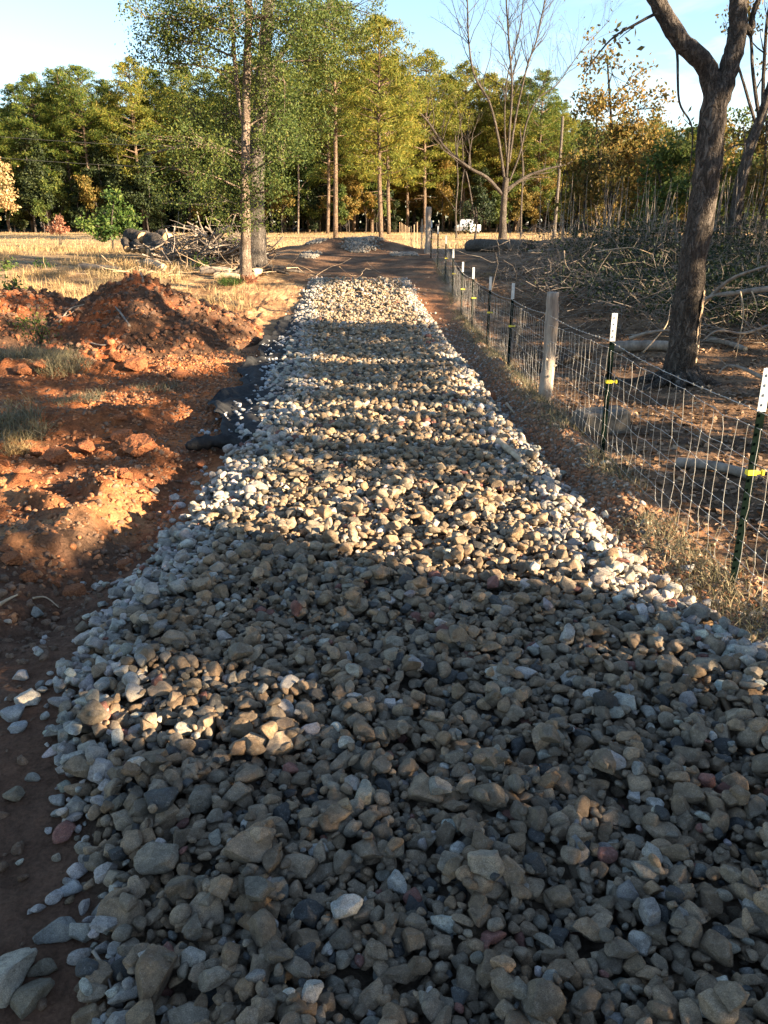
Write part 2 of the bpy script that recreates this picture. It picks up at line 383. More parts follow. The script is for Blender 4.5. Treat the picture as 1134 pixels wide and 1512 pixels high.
# ------------------------------------------------------------------ ground sheet
def axis(lo, hi, fine, f0, f1, g=1.045, mx=30):
    a = list(np.arange(f0, f1, fine)); s = fine; x = f1
    while x < hi: a.append(x); s = min(s*g, mx); x += s
    a.append(hi); s = fine; x = f0-fine; b = []
    while x > lo: b.append(x); s = min(s*g, mx); x -= s
    b.append(lo)
    return np.array(b[::-1]+a)
gx = axis(-500, 500, .028, -4.6, 3.6, 1.03)
gy = []; y = 1.0
while y < 900: gy.append(y); y += max(.022, .0042*y) if y < 60 else .03*y-1.5
gy = np.array([-60, -40, -25, -15, -9, -6, -4, -2.5, -1.5, -.8, -.2, .3, .7]+gy+[900])
X, Y = np.meshgrid(gx, gy); Z = zg(X, Y)
def groundcol(X, Y):
    def c(*a): return np.array(a)
    n1 = fbm(X*.6, Y*.6, 4, 40); n2 = fbm(X*2.3, Y*2.3, 4, 44); n3 = fbm(X*6, Y*6, 3, 48)
    le = left_edge(Y); re = right_edge(Y)
    def mx(a, b, t): return a*(1-t[..., None])+b*t[..., None]
    red = mx(c(.20, .085, .042), c(.40, .142, .052), sst(-.4, .4, n2+.3*n3))
    brown = mx(c(.13, .085, .055), c(.24, .14, .085), sst(-.4, .4, n2))
    C = mx(brown, red, sst(-.25, .2, n1+.3))
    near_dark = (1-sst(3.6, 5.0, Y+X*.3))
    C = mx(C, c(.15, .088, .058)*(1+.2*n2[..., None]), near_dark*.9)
    C = mx(C, mx(c(.38, .175, .08), c(.52, .29, .14), sst(-.4, .4, n3)), .75*sst(-.15, .15, n2-.1)*sst(4.4, 5.2, Y)*(1-sst(6.4, 7.2, Y)))  # sunlit band put into the colour: clay lightened to orange
    # left beyond the heap: straw
    straw = mx(c(.26, .16, .085), c(.50, .35, .19), sst(-.35, .35, n2+.4*n3))
    t = sst(13.0, 16.5, Y+.25*X+2*n1)*sst(-1.9, -2.6, X)
    C = mx(C, straw, t)
    orng = mx(c(.36, .19, .10), c(.52, .30, .15), sst(-.3, .3, n2))
    t = sst(13, 16, Y)*(1-sst(22, 26, Y))*np.exp(-((X+3.6)/1.5)**2); C = mx(C, orng, t*.8)
    t = sst(24, 28, Y-.25*n1)*(1-sst(52, 60, Y)); C = mx(C, mx(c(.12, .08, .05), c(.24, .15, .09), sst(-.4, .4, n2)), t*.85*sst(-9, -4, X))
    C = mx(C, mx(c(.16, .12, .07), c(.30, .21, .12), sst(-.4, .4, n2)), t*.7*sst(-4, -9, X))
    # dirt after the stones
    t = sst(24, 26, Y)*(1-sst(37, 42, Y))*sst(-3.4, -2.6, X)*sst(2.3, 1.5, X); C = mx(C, mx(c(.15, .09, .055), c(.26, .155, .09), sst(-.4, .5, n2)), t)
    # right of the road
    rt = sst(re, re+.15, X)*(1-sst(24, 30, Y))
    strip = mx(c(.24, .15, .09), c(.42, .20, .10), sst(-.2, .25, n1+n2*.5))
    C = mx(C, strip, rt)
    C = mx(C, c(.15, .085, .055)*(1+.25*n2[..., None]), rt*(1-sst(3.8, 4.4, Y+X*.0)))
    fl = np.exp(-((X-2.0)/.22)**2)*rt; C = mx(C, c(.34, .26, .17)*(1+.3*n3[..., None]), fl*.6)
    lt = sst(2.15, 2.5, X)*(1-sst(34, 44, Y)); C = mx(C, mx(c(.12, .075, .045), c(.27, .17, .10), sst(-.4, .4, n2)), lt)
    # far field and forest floor
    f = sst(40, 55, Y+4*n1); C = mx(C, mx(c(.36, .25, .13), c(.55, .40, .22), sst(-.5, .5, fbm(X*.15, Y*.3, 4, 60))), f)
    f = sst(112, 118, Y+2*n1); C = mx(C, c(.07, .05, .03)*np.ones_like(C), f)
    inn = sst(le-.02, le+.12, X)*sst(re+.02, re-.12, X)*(1-sst(24, 25.5, Y)); C = mx(C, c(.13, .095, .066)*np.ones_like(C), inn)
    return np.clip(C, .01, .8)
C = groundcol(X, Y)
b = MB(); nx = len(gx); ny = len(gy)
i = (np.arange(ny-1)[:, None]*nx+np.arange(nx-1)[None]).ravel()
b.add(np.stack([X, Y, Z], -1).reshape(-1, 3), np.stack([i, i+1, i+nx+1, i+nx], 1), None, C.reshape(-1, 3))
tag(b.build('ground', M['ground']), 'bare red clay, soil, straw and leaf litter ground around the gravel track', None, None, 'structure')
print('ground', nx*ny)

# ------------------------------------------------------------------ stones
def ico(sub):
    p = (1+5**.5)/2
    v = [(-1, p, 0), (1, p, 0), (-1, -p, 0), (1, -p, 0), (0, -1, p), (0, 1, p), (0, -1, -p), (0, 1, -p), (p, 0, -1), (p, 0, 1), (-p, 0, -1), (-p, 0, 1)]
    v = [np.array(a)/np.linalg.norm(a) for a in v]
    f = [(0, 11, 5), (0, 5, 1), (0, 1, 7), (0, 7, 10), (0, 10, 11), (1, 5, 9), (5, 11, 4), (11, 10, 2), (10, 7, 6), (7, 1, 8), (3, 9, 4), (3, 4, 2), (3, 2, 6), (3, 6, 8), (3, 8, 9), (4, 9, 5), (2, 4, 11), (6, 2, 10), (8, 6, 7), (9, 8, 1)]
    for _ in range(sub):
        mid = {}; nf = []
        def mdp(a, b):
            k = (min(a, b), max(a, b))
            if k not in mid:
                m = v[a]+v[b]; v.append(m/np.linalg.norm(m)); mid[k] = len(v)-1
            return mid[k]
        for a, b_, c in f:
            x, y_, z = mdp(a, b_), mdp(b_, c), mdp(c, a); nf += [(a, x, z), (b_, y_, x), (c, z, y_), (x, y_, z)]
        f = nf
    return np.array(v), np.array(f)
def rock(seed, sub, planes=9, dims=(1, .78, .62), soft=.03, amp=.05):
    r = np.random.default_rng(seed)
    v, f = ico(sub); v = v.copy()
    d0 = v.copy()
    for _ in range(planes):
        n = r.normal(size=3); n /= np.linalg.norm(n); h = r.uniform(.48, .82)
        dd = v@n; over = np.clip(dd-h, 0, None); v -= np.outer(over*(1-soft), n)
    a = r.normal(size=(6, 3))*2.2; ph = r.uniform(0, 6, 6)
    disp = sum(np.sin(d0@a[k]+ph[k])/(1+k*.4) for k in range(6))
    v *= (1+amp*disp/3)[:, None]
    if sub >= 3:
        a2 = r.normal(size=(8, 3))*7; disp = sum(np.sin(d0@(a2[k]*(1+k*.2))+ph[k % 6]*k) for k in range(8)); v *= (1+.011*disp)[:, None]
    v -= (v.max(0)+v.min(0))/2; v /= (v.max(0)-v.min(0))[None]/2
    return v*np.array(dims), f
DIMS = [(1, .85, .7), (1, .75, .6), (1, .6, .5), (1, .9, .55), (1, .7, .65), (1, .55, .42), (1, .8, .8), (1, .65, .35)]
SHAPE = ['rounded', 'blocky', 'elongated', 'flat', 'angular', 'narrow', 'chunky', 'slab-like']
NP_ = 24
PRO = {s: [rock(100+k, s, 9+k % 7, DIMS[k % 8]) for k in range(NP_)] for s in (1, 2, 3)}
def rotmat(yaw, tx, ty):
    cy, sy = np.cos(yaw), np.sin(yaw); cx, sx_ = np.cos(tx), np.sin(tx); c2, s2 = np.cos(ty), np.sin(ty)
    n = len(yaw); Rz = np.zeros((n, 3, 3)); Rx = np.zeros((n, 3, 3)); Ry = np.zeros((n, 3, 3))
    Rz[:, 0, 0] = cy; Rz[:, 0, 1] = -sy; Rz[:, 1, 0] = sy; Rz[:, 1, 1] = cy; Rz[:, 2, 2] = 1
    Rx[:, 0, 0] = 1; Rx[:, 1, 1] = cx; Rx[:, 1, 2] = -sx_; Rx[:, 2, 1] = sx_; Rx[:, 2, 2] = cx
    Ry[:, 1, 1] = 1; Ry[:, 0, 0] = c2; Ry[:, 0, 2] = s2; Ry[:, 2, 0] = -s2; Ry[:, 2, 2] = c2
    return Rz@Rx@Ry
def scatter(mb, pos, rad, kind, rot, col, lod):
    for k in range(NP_):
        m = kind == k
        if not m.any(): continue
        v, f = PRO[lod][k]
        P = (np.einsum('nij,vj->nvi', rot[m], v)*rad[m][:, None, None])+pos[m][:, None]
        n = m.sum(); nv = len(v)
        T = (f[None]+(np.arange(n)*nv)[:, None, None]).reshape(-1, 3)
        mb.add(P.reshape(-1, 3), None, T, np.repeat(col[m], nv, 0) if col is not None else None)

GC = .016; HX0, HY0 = -3.2, 1.0
HW, HH = int(6.4/GC), int(26/GC)
hx = HX0+(np.arange(HW)+.5)*GC; hy = HY0+(np.arange(HH)+.5)*GC
HXX, HYY = np.meshgrid(hx, hy); Hm = zg(HXX, HYY)
def candidates(sp_near):
    P = []
    y = 1.05
    while y < 26:
        s = sp_near
        xs = np.arange(-2.9, 3.1, s)+rng.uniform(0, s)
        yy = y+rng.uniform(-.5, .5, len(xs))*s
        xx = xs+rng.uniform(-.45, .45, len(xs))*s
        e = .10*fbm(yy*1.7, yy*0+3, 3, 70)+.06*rng.normal(size=len(xs))
        l = left_edge(yy)+e; r = right_edge(yy)+.08*fbm(yy*1.7, yy*0+9, 3, 75)+.06*rng.normal(size=len(xs))
        ok = (xx > l) & (xx < r) & (yy < 24.9+.5*vnoise(xx*2, yy*0, 3)+.3*rng.normal(size=len(xs)))
        P.append(np.stack([xx[ok], yy[ok]], 1)); y += s*.95
    return np.vstack(P)
def stray(n, side):
    y = rng.uniform(1.2, 24, n)**1.0
    off = rng.exponential(.12, n)
    if side < 0: off = off*np.where((y > 7.2) & (y < 17.5), .25, 1)
    x = left_edge(y)-off if side < 0 else right_edge(y)+off
    return np.stack([x, y], 1)
c1 = candidates(.056); rng.shuffle(c1); c2 = candidates(.062); rng.shuffle(c2)
c3 = np.vstack([stray(260, -1), stray(330, 1)])
gr = candidates(.030); gr = gr[gr[:, 1] < 7.5]; rng.shuffle(gr)
cand = np.vstack([c1, c2, c3, gr]); nst = len(cand); ngr = len(gr); isgr = np.arange(nst) >= nst-ngr
rad = np.clip(rng.lognormal(math.log(.0315), .29, nst), .017, .068)
rad[len(c1):] *= 1.06; rad[len(c1)+len(c2):nst-ngr] *= .72; rad[isgr] = rng.uniform(.012, .021, ngr)
rad *= np.where((cand[:, 1] < 3) & (rng.random(nst) < .05) & ~isgr, 1.25, 1)
kind = rng.integers(0, NP_, nst)
yaw = rng.uniform(0, 6.283, nst); tx = rng.normal(0, .32, nst); ty = rng.normal(0, .32, nst)
zz = np.zeros(nst)
for n in range(nst):
    x, y_ = cand[n]; r = rad[n]; dm = DIMS[kind[n] % 8]
    rr = r*.85; ch = r*dm[2]
    if isgr[n]:
        a_ = int((x-HX0)/GC); b_ = int((y_-HY0)/GC)
        if a_ < 4 or b_ < 4 or a_ > HW-5 or b_ > HH-5: zz[n] = -9; continue
        if Hm[b_, a_] > Hm[b_-4:b_+5, a_-4:a_+5].mean()-.009: zz[n] = -9; continue
    i0 = int((x-rr-HX0)/GC); i1 = int((x+rr-HX0)/GC)+1; j0 = int((y_-rr-HY0)/GC); j1 = int((y_+rr-HY0)/GC)+1
    i0 = max(i0, 0); j0 = max(j0, 0); i1 = min(i1, HW); j1 = min(j1, HH)
    if i1 <= i0 or j1 <= j0: zz[n] = -9; continue
    sub = Hm[j0:j1, i0:i1]
    d2 = ((hx[i0:i1][None]-x)**2+(hy[j0:j1][:, None]-y_)**2)/(rr*rr)
    ins = d2 < 1
    if not ins.any(): zz[n] = float(zg(x, y_)); continue
    vals = sub[ins]; sup = .45*vals.mean()+.55*vals.max()
    if n >= len(c1): sup = .62*vals.mean()+.38*vals.max()
    z = sup+ch*.62; zz[n] = z
    top = z+ch*.85*np.sqrt(np.clip(1-d2, 0, 1))
    Hm[j0:j1, i0:i1] = np.where(ins, np.maximum(sub, top), sub)
pos = np.stack([cand[:, 0], cand[:, 1], zz], 1)
# colours: dusty olive brown in the middle, paler crushed rock along the edges
le = left_edge(cand[:, 1]); re = right_edge(cand[:, 1])
tl = cand[:, 0]-le; tr_ = re-cand[:, 0]
yf = cand[:, 1]
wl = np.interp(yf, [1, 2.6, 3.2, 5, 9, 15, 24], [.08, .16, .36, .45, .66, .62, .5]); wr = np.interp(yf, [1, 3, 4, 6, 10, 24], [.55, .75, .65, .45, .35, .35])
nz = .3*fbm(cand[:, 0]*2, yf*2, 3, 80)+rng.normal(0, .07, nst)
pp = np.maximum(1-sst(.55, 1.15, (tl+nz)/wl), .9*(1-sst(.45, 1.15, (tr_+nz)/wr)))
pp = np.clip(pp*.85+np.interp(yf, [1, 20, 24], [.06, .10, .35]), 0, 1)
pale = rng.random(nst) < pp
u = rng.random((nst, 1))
ya_ = np.interp(yf, [2.5, 4.2, 5.5, 9], [0, .25, .8, 1])[:, None]  # near stones darkened to put the foreground shade into their colour; farther ones lighter
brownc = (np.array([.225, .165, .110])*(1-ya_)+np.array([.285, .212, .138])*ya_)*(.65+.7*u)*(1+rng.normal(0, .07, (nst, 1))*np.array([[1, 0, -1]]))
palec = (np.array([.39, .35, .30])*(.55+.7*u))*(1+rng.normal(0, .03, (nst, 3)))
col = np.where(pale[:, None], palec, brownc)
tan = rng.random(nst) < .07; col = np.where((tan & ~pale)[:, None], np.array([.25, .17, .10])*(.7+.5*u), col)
redd = rng.random(nst) < .014; col = np.where(redd[:, None], np.array([.19, .085, .065])*(.7+.6*u), col)
drk = rng.random(nst) < .06; col = np.where((drk & ~pale & ~redd)[:, None], np.array([.06, .058, .055])*(.8+.5*u), col)
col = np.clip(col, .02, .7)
rot = rotmat(yaw, tx, ty)
px, py, dep = proj(pos)
ix = np.clip(((pos[:, 0]-HX0)/GC).astype(int), 0, HW-1); iy = np.clip(((pos[:, 1]-HY0)/GC).astype(int), 0, HH-1)
dimz = np.array([DIMS[k % 8][2] for k in kind])*rad
vis = (pos[:, 2]+dimz*.85 > Hm[iy, ix]-.012) & (px > 5) & (px < 1129) & (py > 0) & (py < 1506) & (zz > -5)
scr = np.where(vis, rad/dep, 0)
order = np.argsort(-scr)[:300]
isind = np.zeros(nst, bool); isind[order] = True
valid = zz > -5
rest = valid & ~isind
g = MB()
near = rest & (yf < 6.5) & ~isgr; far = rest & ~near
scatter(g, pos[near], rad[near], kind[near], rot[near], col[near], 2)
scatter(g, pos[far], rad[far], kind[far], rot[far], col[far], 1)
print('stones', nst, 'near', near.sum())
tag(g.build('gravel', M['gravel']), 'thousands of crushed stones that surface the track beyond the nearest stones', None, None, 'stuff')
# individual near stones
def colour_word(i):
    if redd[i]: return 'brick red'
    if pale[i]: return 'pale grey' if col[i][0] < .36 else 'whitish'
    if tan[i]: return 'tan brown'
    if drk[i]: return 'dark grey'
    return 'dusty brown'
rows = ['at the bottom edge', 'just above the bottom', 'in lower gravel', 'in middle gravel', 'in upper foreground']
colsn = ['far left', 'left of centre', 'centre', 'right of centre', 'far right']
cells = {}
for i in order:
    rr = int(np.clip((1512-py[i])/95, 0, 4)); cc = int(np.clip(px[i]/227, 0, 4))
    cells.setdefault((rr, cc, colour_word(i), SHAPE[kind[i] % 8]), []).append(i)
pm = []
for k in range(NP_):
    v, f = PRO[3][k]; mb = MB(); mb.add(v, None, f); me = mb.mesh('stone'); me.materials.append(M['stone']); pm.append(me)
ordw = ['first', 'second', 'third', 'fourth', 'fifth', 'sixth', 'seventh', 'eighth', 'ninth', 'tenth']
from mathutils import Matrix
for (rr, cc, cw, sw), L in cells.items():
    L.sort(key=lambda i: px[i])
    for n, i in enumerate(L):
        o = bpy.data.objects.new('stone', pm[kind[i]]); COL.objects.link(o)
        m4 = Matrix([list(map(float, rot[i][r]))+[0] for r in range(3)]+[[0, 0, 0, 1]])
        o.matrix_world = Matrix.Translation([float(a) for a in pos[i]]) @ m4 @ Matrix.Scale(float(rad[i]), 4)
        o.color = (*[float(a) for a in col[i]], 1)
        lab = f'{cw} {sw} stone {rows[rr]} {colsn[cc]}'
        if len(L) > 1: lab += f', {ordw[min(n, 9)]} from left'
        tag(o, lab, 'stone', 'stones of the gravel nearest the viewer')

# loose stones lying clear of the gravel on the left and right
def lone(px_, py_, r, k, c, label, dz=.35, lod=3, yw=.3):
    p = ghit(px_, py_); v, f = PRO[lod][k]
    o = bpy.data.objects.new('stone', pm[k]); COL.objects.link(o)
    o.location = (p[0], p[1], float(zg(p[0], p[1]))+r*DIMS[k % 8][2]*dz*1.4); o.rotation_euler = (.1, -.12, yw); o.scale = (r, r, r); o.color = (*c, 1)
    tag(o, label, 'stone', 'loose stones beside the gravel')
PG = (.30, .29, .28); DG = (.2, .16, .11)
for a in [(2, 1458, .10, 11, (.36, .31, .24), 'big tan-topped stone cut by the left edge of the photo'),
          (48, 1480, .062, 3, DG, 'brown flat stone right of the big stone at the left edge'),
          (62, 1436, .045, 2, DG, 'small brown stone above the flat one in the lower left corner'),
          (30, 1003, .042, 0, PG, 'pale stone alone on the dirt left of the gravel, farthest up'),
          (20, 1060, .055, 4, PG, 'pale pair-top stone on the dirt at the left edge'),
          (42, 1040, .055, 6, (.45, .40, .33), 'sunlit pale stone near the left edge beside the gravel'),
          (28, 1080, .04, 1, PG, 'small pale stone under the sunlit one near the left edge'),
          (22, 1182, .04, 8, DG, 'small brown stone alone on the dirt by the left edge'),
          (105, 1316, .04, 9, PG, 'pale stone on dark soil just left of the gravel'),
          (85, 1384, .07, 2, (.2, .19, .17), 'long grey stone lying at the lower left rim of gravel'),
          (262, 752, .05, 0, (.5, .46, .4), 'pale rounded stone on the red dirt left of the track'),
          (258, 741, .045, 6, (.5, .46, .4), 'smaller pale stone touching the one on the red dirt'),
          (183, 870, .05, 12, PG, 'grey stone in the shaded rut left of the track'),
          (1042, 896, .05, 5, PG, 'pale bluish stone on soil between gravel and fence'),
          (1016, 844, .055, 3, PG, 'flat pale stone on the brown soil near the nearest post'),
          (893, 688, .05, 0, (.42, .37, .31), 'pale stone at the foot of the second fence post')]:
    lone(*a)

# ------------------------------------------------------------------ clods
def clods(n, fx, rlo, rhi, name, label, colf, lod=1):
    P = fx(n); rr = np.exp(rng.uniform(math.log(rlo), math.log(rhi), n)); k = rng.integers(0, NP_, n)
    ro = rotmat(rng.uniform(0, 6.28, n), rng.normal(0, .5, n), rng.normal(0, .5, n))
    z = zg(P[:, 0], P[:, 1])
    mb = MB(); scatter(mb, np.column_stack([P, z+rr*.12]), rr, k, ro, colf(P), lod)
    return tag(mb.build(name, M['gravel']), label, None, None, 'stuff')
def fl(n):
    y = 1.1+rng.random(n)**.8*14; x = left_edge(y)-.15-rng.exponential(2.0, n)
    ok = (y > 3.4-.3*x*0) | (rng.random(n) < .12); x = np.where(ok, x, x-3); return np.column_stack([x, y])
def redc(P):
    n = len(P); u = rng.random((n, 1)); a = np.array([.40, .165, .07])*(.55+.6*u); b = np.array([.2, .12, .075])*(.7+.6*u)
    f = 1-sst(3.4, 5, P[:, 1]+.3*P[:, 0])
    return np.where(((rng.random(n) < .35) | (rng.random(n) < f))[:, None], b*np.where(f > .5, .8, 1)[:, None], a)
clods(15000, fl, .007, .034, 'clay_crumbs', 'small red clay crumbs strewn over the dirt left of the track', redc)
def fr(n):
    y = 1.5+rng.random(n)**1.5*18; x = right_edge(y)+.02+rng.random(n)*.6*rng.random(n)**.3; return np.column_stack([x, y])
def brc(P):
    n = len(P); u = rng.random((n, 1)); return np.where((rng.random(n) < .6)[:, None], np.array([.25, .155, .095])*(.6+.7*u), np.where((rng.random(n) < .6)[:, None], np.array([.38, .17, .08])*(.6+.6*u), np.array([.36, .31, .25])*(.7+.5*u)))
clods(17000, fr, .008, .03, 'soil_crumbs', 'brown pebbles and soil crumbs between the gravel and the fence', brc)
def fe(n):
    y = 31.5+rng.random(n)*5.5; x = -3.3+4.6*rng.random(n); s = vnoise(x*1.1, y*.7, 91)+.35*rng.random(n) > .74
    return np.column_stack([x, y])[s]
Pe = fe(15000)
mb = MB(); ne = len(Pe); re_ = rng.uniform(.03, .07, ne); scatter(mb, np.column_stack([Pe, zg(Pe[:, 0], Pe[:, 1])+.02]), re_, rng.integers(0, NP_, ne), rotmat(rng.uniform(0, 6, ne), rng.normal(0, .3, ne), rng.normal(0, .3, ne)), np.array([.27, .24, .2])*(.5+.7*rng.random((ne, 1))), 1)
tag(mb.build('far_gravel', M['gravel']), 'pale gravel spilled on the dirt rise at the far end of the track', None, None, 'stuff')

pmc = []
for k in range(6):
    v, f = rock(500+k, 3, 11, DIMS[k], .03, .16); v = v*(1+.05*rng.normal(size=(len(v), 1))*.6)
    mb = MB(); mb.add(v, None, f); me = mb.mesh('clay_clod', False); me.materials.append(M['clay']); pmc.append(me)
def clod(px_, py_, wpx, k, label, up=.55):
    p = ghit(px_, py_); _, _, dd = proj(np.array(p)); r = wpx/2/F*float(dd)
    o = bpy.data.objects.new('clay_clod', pmc[k % 6]); COL.objects.link(o)
    o.location = (p[0], p[1], p[2]+r*DIMS[k % 6][2]*up); o.rotation_euler = (.2*(k % 3-1), .25*(k % 2), k*1.3); o.scale = (r, r, r*.95)
    tag(o, label, 'clay lump', 'lumps of red clay left of the track')
for a in [(20, 832, 34, 0, 'square orange clay lump at the left edge in full sun'), (48, 858, 40, 1, 'broad clay lump beside the square orange one'),
          (110, 880, 34, 3, 'dark red clay lump at the shadow line left of the rut'), (85, 868, 22, 2, 'small red clay lump by the shadow line'),
          (8, 815, 22, 4, 'red clay lump cut by the left edge in sun'),
          (57, 672, 28, 1, 'upright orange clay block left of the ridge of lumps'), (88, 682, 44, 0, 'wide clay lump in the ridge, right of the orange block'),
          (128, 668, 36, 4, 'red clay lump in the middle of the ridge of lumps'), (180, 650, 34, 3, 'rounded orange clay lump at the top of the low red bump'),
          (210, 672, 60, 0, 'widest red clay lump at the right end of the ridge'), (178, 622, 22, 5, 'small orange clay lump behind the low red bump'),
          (8, 688, 26, 2, 'clay lump at the left edge beside the pale grass tuft'), (32, 702, 24, 5, 'small dark clay lump near the left edge below the grass tuft'),
          (35, 552, 28, 0, 'orange clay lump left in the pair by the grey weeds'), (60, 548, 30, 4, 'orange clay lump right in the pair by the grey weeds'),
          (175, 535, 30, 1, 'orange peaked clay lump at the front foot of the heap'), (200, 545, 36, 3, 'dark clay lump right of the peaked one at the heap foot'),
          (330, 548, 22, 2, 'small clay lump near the right foot of the heap'), (265, 560, 26, 5, 'flat clay lump in front of the heap'),
          (298, 692, 24, 4, 'rooty clay lump just below the end of the black fabric'), (150, 712, 20, 2, 'small tan clay lump on the sunlit dirt'),
          (185, 708, 26, 0, 'rough clay lump on the sunlit dirt left of the track'), (185, 838, 26, 3, 'clay lump at the lower end of the sunlit rut ridge'),
          (796, 745, 22, 1, 'red clay lump between the track and the second fence post'), (722, 590, 22, 3, 'reddish clay lump at the foot of the wooden post bank')]:
    clod(*a)

# ------------------------------------------------------------------ dirt heap
hc = at(215, 500, 16.6)
def heap(x, y):
    X0, Y0 = hc[0], 16.6
    dx = x-X0; dy = y-Y0
    r1 = np.sqrt((dx/np.where(dx > 0, 2.5, 2.4))**2+(dy/2.6)**2)
    h1 = 1.2*np.clip(1-r1, 0, None)**.85
    r2 = np.sqrt(((dx+2.9)/2.7)**2+((dy-.1)/2.2)**2); h2 = .88*np.clip(1-r2, 0, None)**.7
    h = np.maximum(h1, h2)+.18*np.minimum(h1, h2)
    m = sst(0, .25, h)
    gul = np.abs(fbm(x*1.3, y*.9, 3, 101))
    h = h+m*(fbm(x*1.6, y*1.6, 5, 95)*.20-.10*gul+np.abs(fbm(x*5, y*5, 3, 97))*.13+fbm(x*13, y*13, 2, 99)*.05)
    return np.where(h1+h2 > 0, h, 0)
hx_ = np.arange(hc[0]-5.8, hc[0]+2.9, .03); hy_ = np.arange(13.7, 19.4, .03)
HX_, HY_ = np.meshgrid(hx_, hy_); HZ_ = heap(HX_, HY_)
HZ = zg(HX_, HY_)+np.where(HZ_ > .02, HZ_, -.08)
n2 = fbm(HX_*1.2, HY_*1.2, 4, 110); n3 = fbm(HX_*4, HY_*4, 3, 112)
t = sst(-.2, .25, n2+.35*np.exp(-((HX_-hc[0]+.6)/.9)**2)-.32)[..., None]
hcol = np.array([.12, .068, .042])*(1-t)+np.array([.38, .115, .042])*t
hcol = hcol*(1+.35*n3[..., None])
mb = MB(); a_, b_ = HX_.shape; i = (np.arange(a_-1)[:, None]*b_+np.arange(b_-1)[None]).ravel()
keep = (HZ_ > -.0).ravel()
hq = np.stack([i, i+1, i+b_+1, i+b_], 1); hk = (HZ_.ravel()[hq] > .005).any(1)
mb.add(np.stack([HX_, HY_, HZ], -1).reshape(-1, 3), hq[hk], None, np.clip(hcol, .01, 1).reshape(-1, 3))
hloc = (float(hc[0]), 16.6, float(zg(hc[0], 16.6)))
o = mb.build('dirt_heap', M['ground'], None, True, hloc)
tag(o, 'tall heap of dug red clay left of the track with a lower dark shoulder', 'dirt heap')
nh_ = 3800; xh = rng.uniform(hc[0]-5.4, hc[0]+2.4, nh_); yh = rng.uniform(13.9, 17.5, nh_); zh = heap(xh, yh); k_ = zh > .04; xh, yh, zh = xh[k_], yh[k_], zh[k_]; nh_ = len(xh)
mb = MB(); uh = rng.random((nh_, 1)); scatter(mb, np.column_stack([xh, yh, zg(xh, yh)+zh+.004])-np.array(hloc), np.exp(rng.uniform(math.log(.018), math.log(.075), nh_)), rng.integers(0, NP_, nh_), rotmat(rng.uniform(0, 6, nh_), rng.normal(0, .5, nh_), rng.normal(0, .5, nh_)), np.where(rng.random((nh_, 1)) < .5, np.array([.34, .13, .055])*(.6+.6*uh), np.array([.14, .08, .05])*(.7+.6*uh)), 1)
tag(mb.build('loose_crumbs', M['gravel'], o, False), None, None, None, 'stuff')

# ------------------------------------------------------------------ grass / litter
def blades(mb, P, h, wdt, lean=.5, segs=2):
    n = len(P); h = np.broadcast_to(h, (n,)); a = rng.uniform(0, 6.283, n); d = np.stack([np.cos(a), np.sin(a), 0*a], 1)
    s = np.stack([-np.sin(a), np.cos(a), 0*a], 1); b2 = rng.uniform(0, 6.283, n)
    s = np.stack([np.cos(b2), np.sin(b2), 0*a], 1)
    le_ = rng.random(n)*lean*2; up = np.array([0, 0, 1.])
    m = P+up*h[:, None]*.55+d*(h*le_*.3)[:, None]; t = P+up*(h*np.clip(1-.25*le_, .3, 1))[:, None]+d*(h*le_)[:, None]
    W = (s*wdt)
    v = np.stack([P-W, P+W, m+W*.7, m-W*.7, t], 1).reshape(-1, 3); k = np.arange(n)[:, None]*5
    mb.add(v, k+np.array([[0, 1, 2, 3]]), k+np.array([[3, 2, 4]]))
def gp(x, y, dz=0): return np.column_stack([x, y, zg(x, y)+dz])
# straw field left + along slope
def tuftpts(n, cx, cy, r): 
    a = rng.uniform(0, 6.283, n); q = r*np.sqrt(rng.random(n)); return cx+q*np.cos(a), cy+q*np.sin(a)
mb = MB(); xs, ys = [], []
for _ in range(1500):
    y = rng.uniform(17, 45); x = rng.uniform(-.5*y-2, -3.6)
    if y > 24 and x > -6: continue
    if vnoise(x*.5, y*.5, 120) < .45: continue
    a, b2 = tuftpts(26, x, y, .28); xs.append(a); ys.append(b2)
xs = np.concatenate(xs); ys = np.concatenate(ys); blades(mb, gp(xs, ys, -.01), rng.uniform(.08, .42, len(xs)), .006, .8)
tag(mb.build('dry_grass', M['straw'], None, False), 'dry straw-coloured grass over the open ground beyond the clay heap', None, None, 'stuff')
mb = MB(); n = 26000; y = 45+rng.random(n)**1.3*72; x = rng.uniform(-1, 1, n)*(.52*y+3); blades(mb, gp(x, y, -.02), rng.uniform(.08, .3, n), .02, .9)
tag(mb.build('field_grass', M['straw'], None, False), 'sunlit dry hay field in front of the far pine woods', None, None, 'stuff')
# grass mat along the fence line
mb = MB(); n = 15000; y = 2+rng.random(n)**1.2*28; x = 2.0+rng.normal(0, .13, n)-.03; k = vnoise(x*1.2, y*1.2, 130) > .33; x, y = x[k], y[k]; blades(mb, gp(x, y, -.01), rng.uniform(.04, .16, len(x)), .0035, 1.3)
tag(mb.build('fence_grass', M['greygrass'], None, False), 'matted dry grass and roots along the foot of the wire fence', None, None, 'stuff')
def tuft(px_, py_, n, r, h, m, label, nm='grass_tuft', wd=.0032, lean=1.3, cat='grass tuft'):
    p = ghit(px_, py_); x, y = tuftpts(n, p[0], p[1], r); mb = MB(); blades(mb, gp(x, y, -.02), rng.uniform(.4, 1, n)*h, wd, lean)
    tag(mb.build(nm, M[m], None, False, p), label, cat, 'clumps of grass and weeds on the dug ground')
tuft(18, 640, 900, .34, .36, 'greygrass', 'pale grey-green grass tuft at the left edge above the clay lumps')
tuft(25, 668, 350, .14, .2, 'straw', 'small straw-yellow grass tuft under the grey one at the left edge')
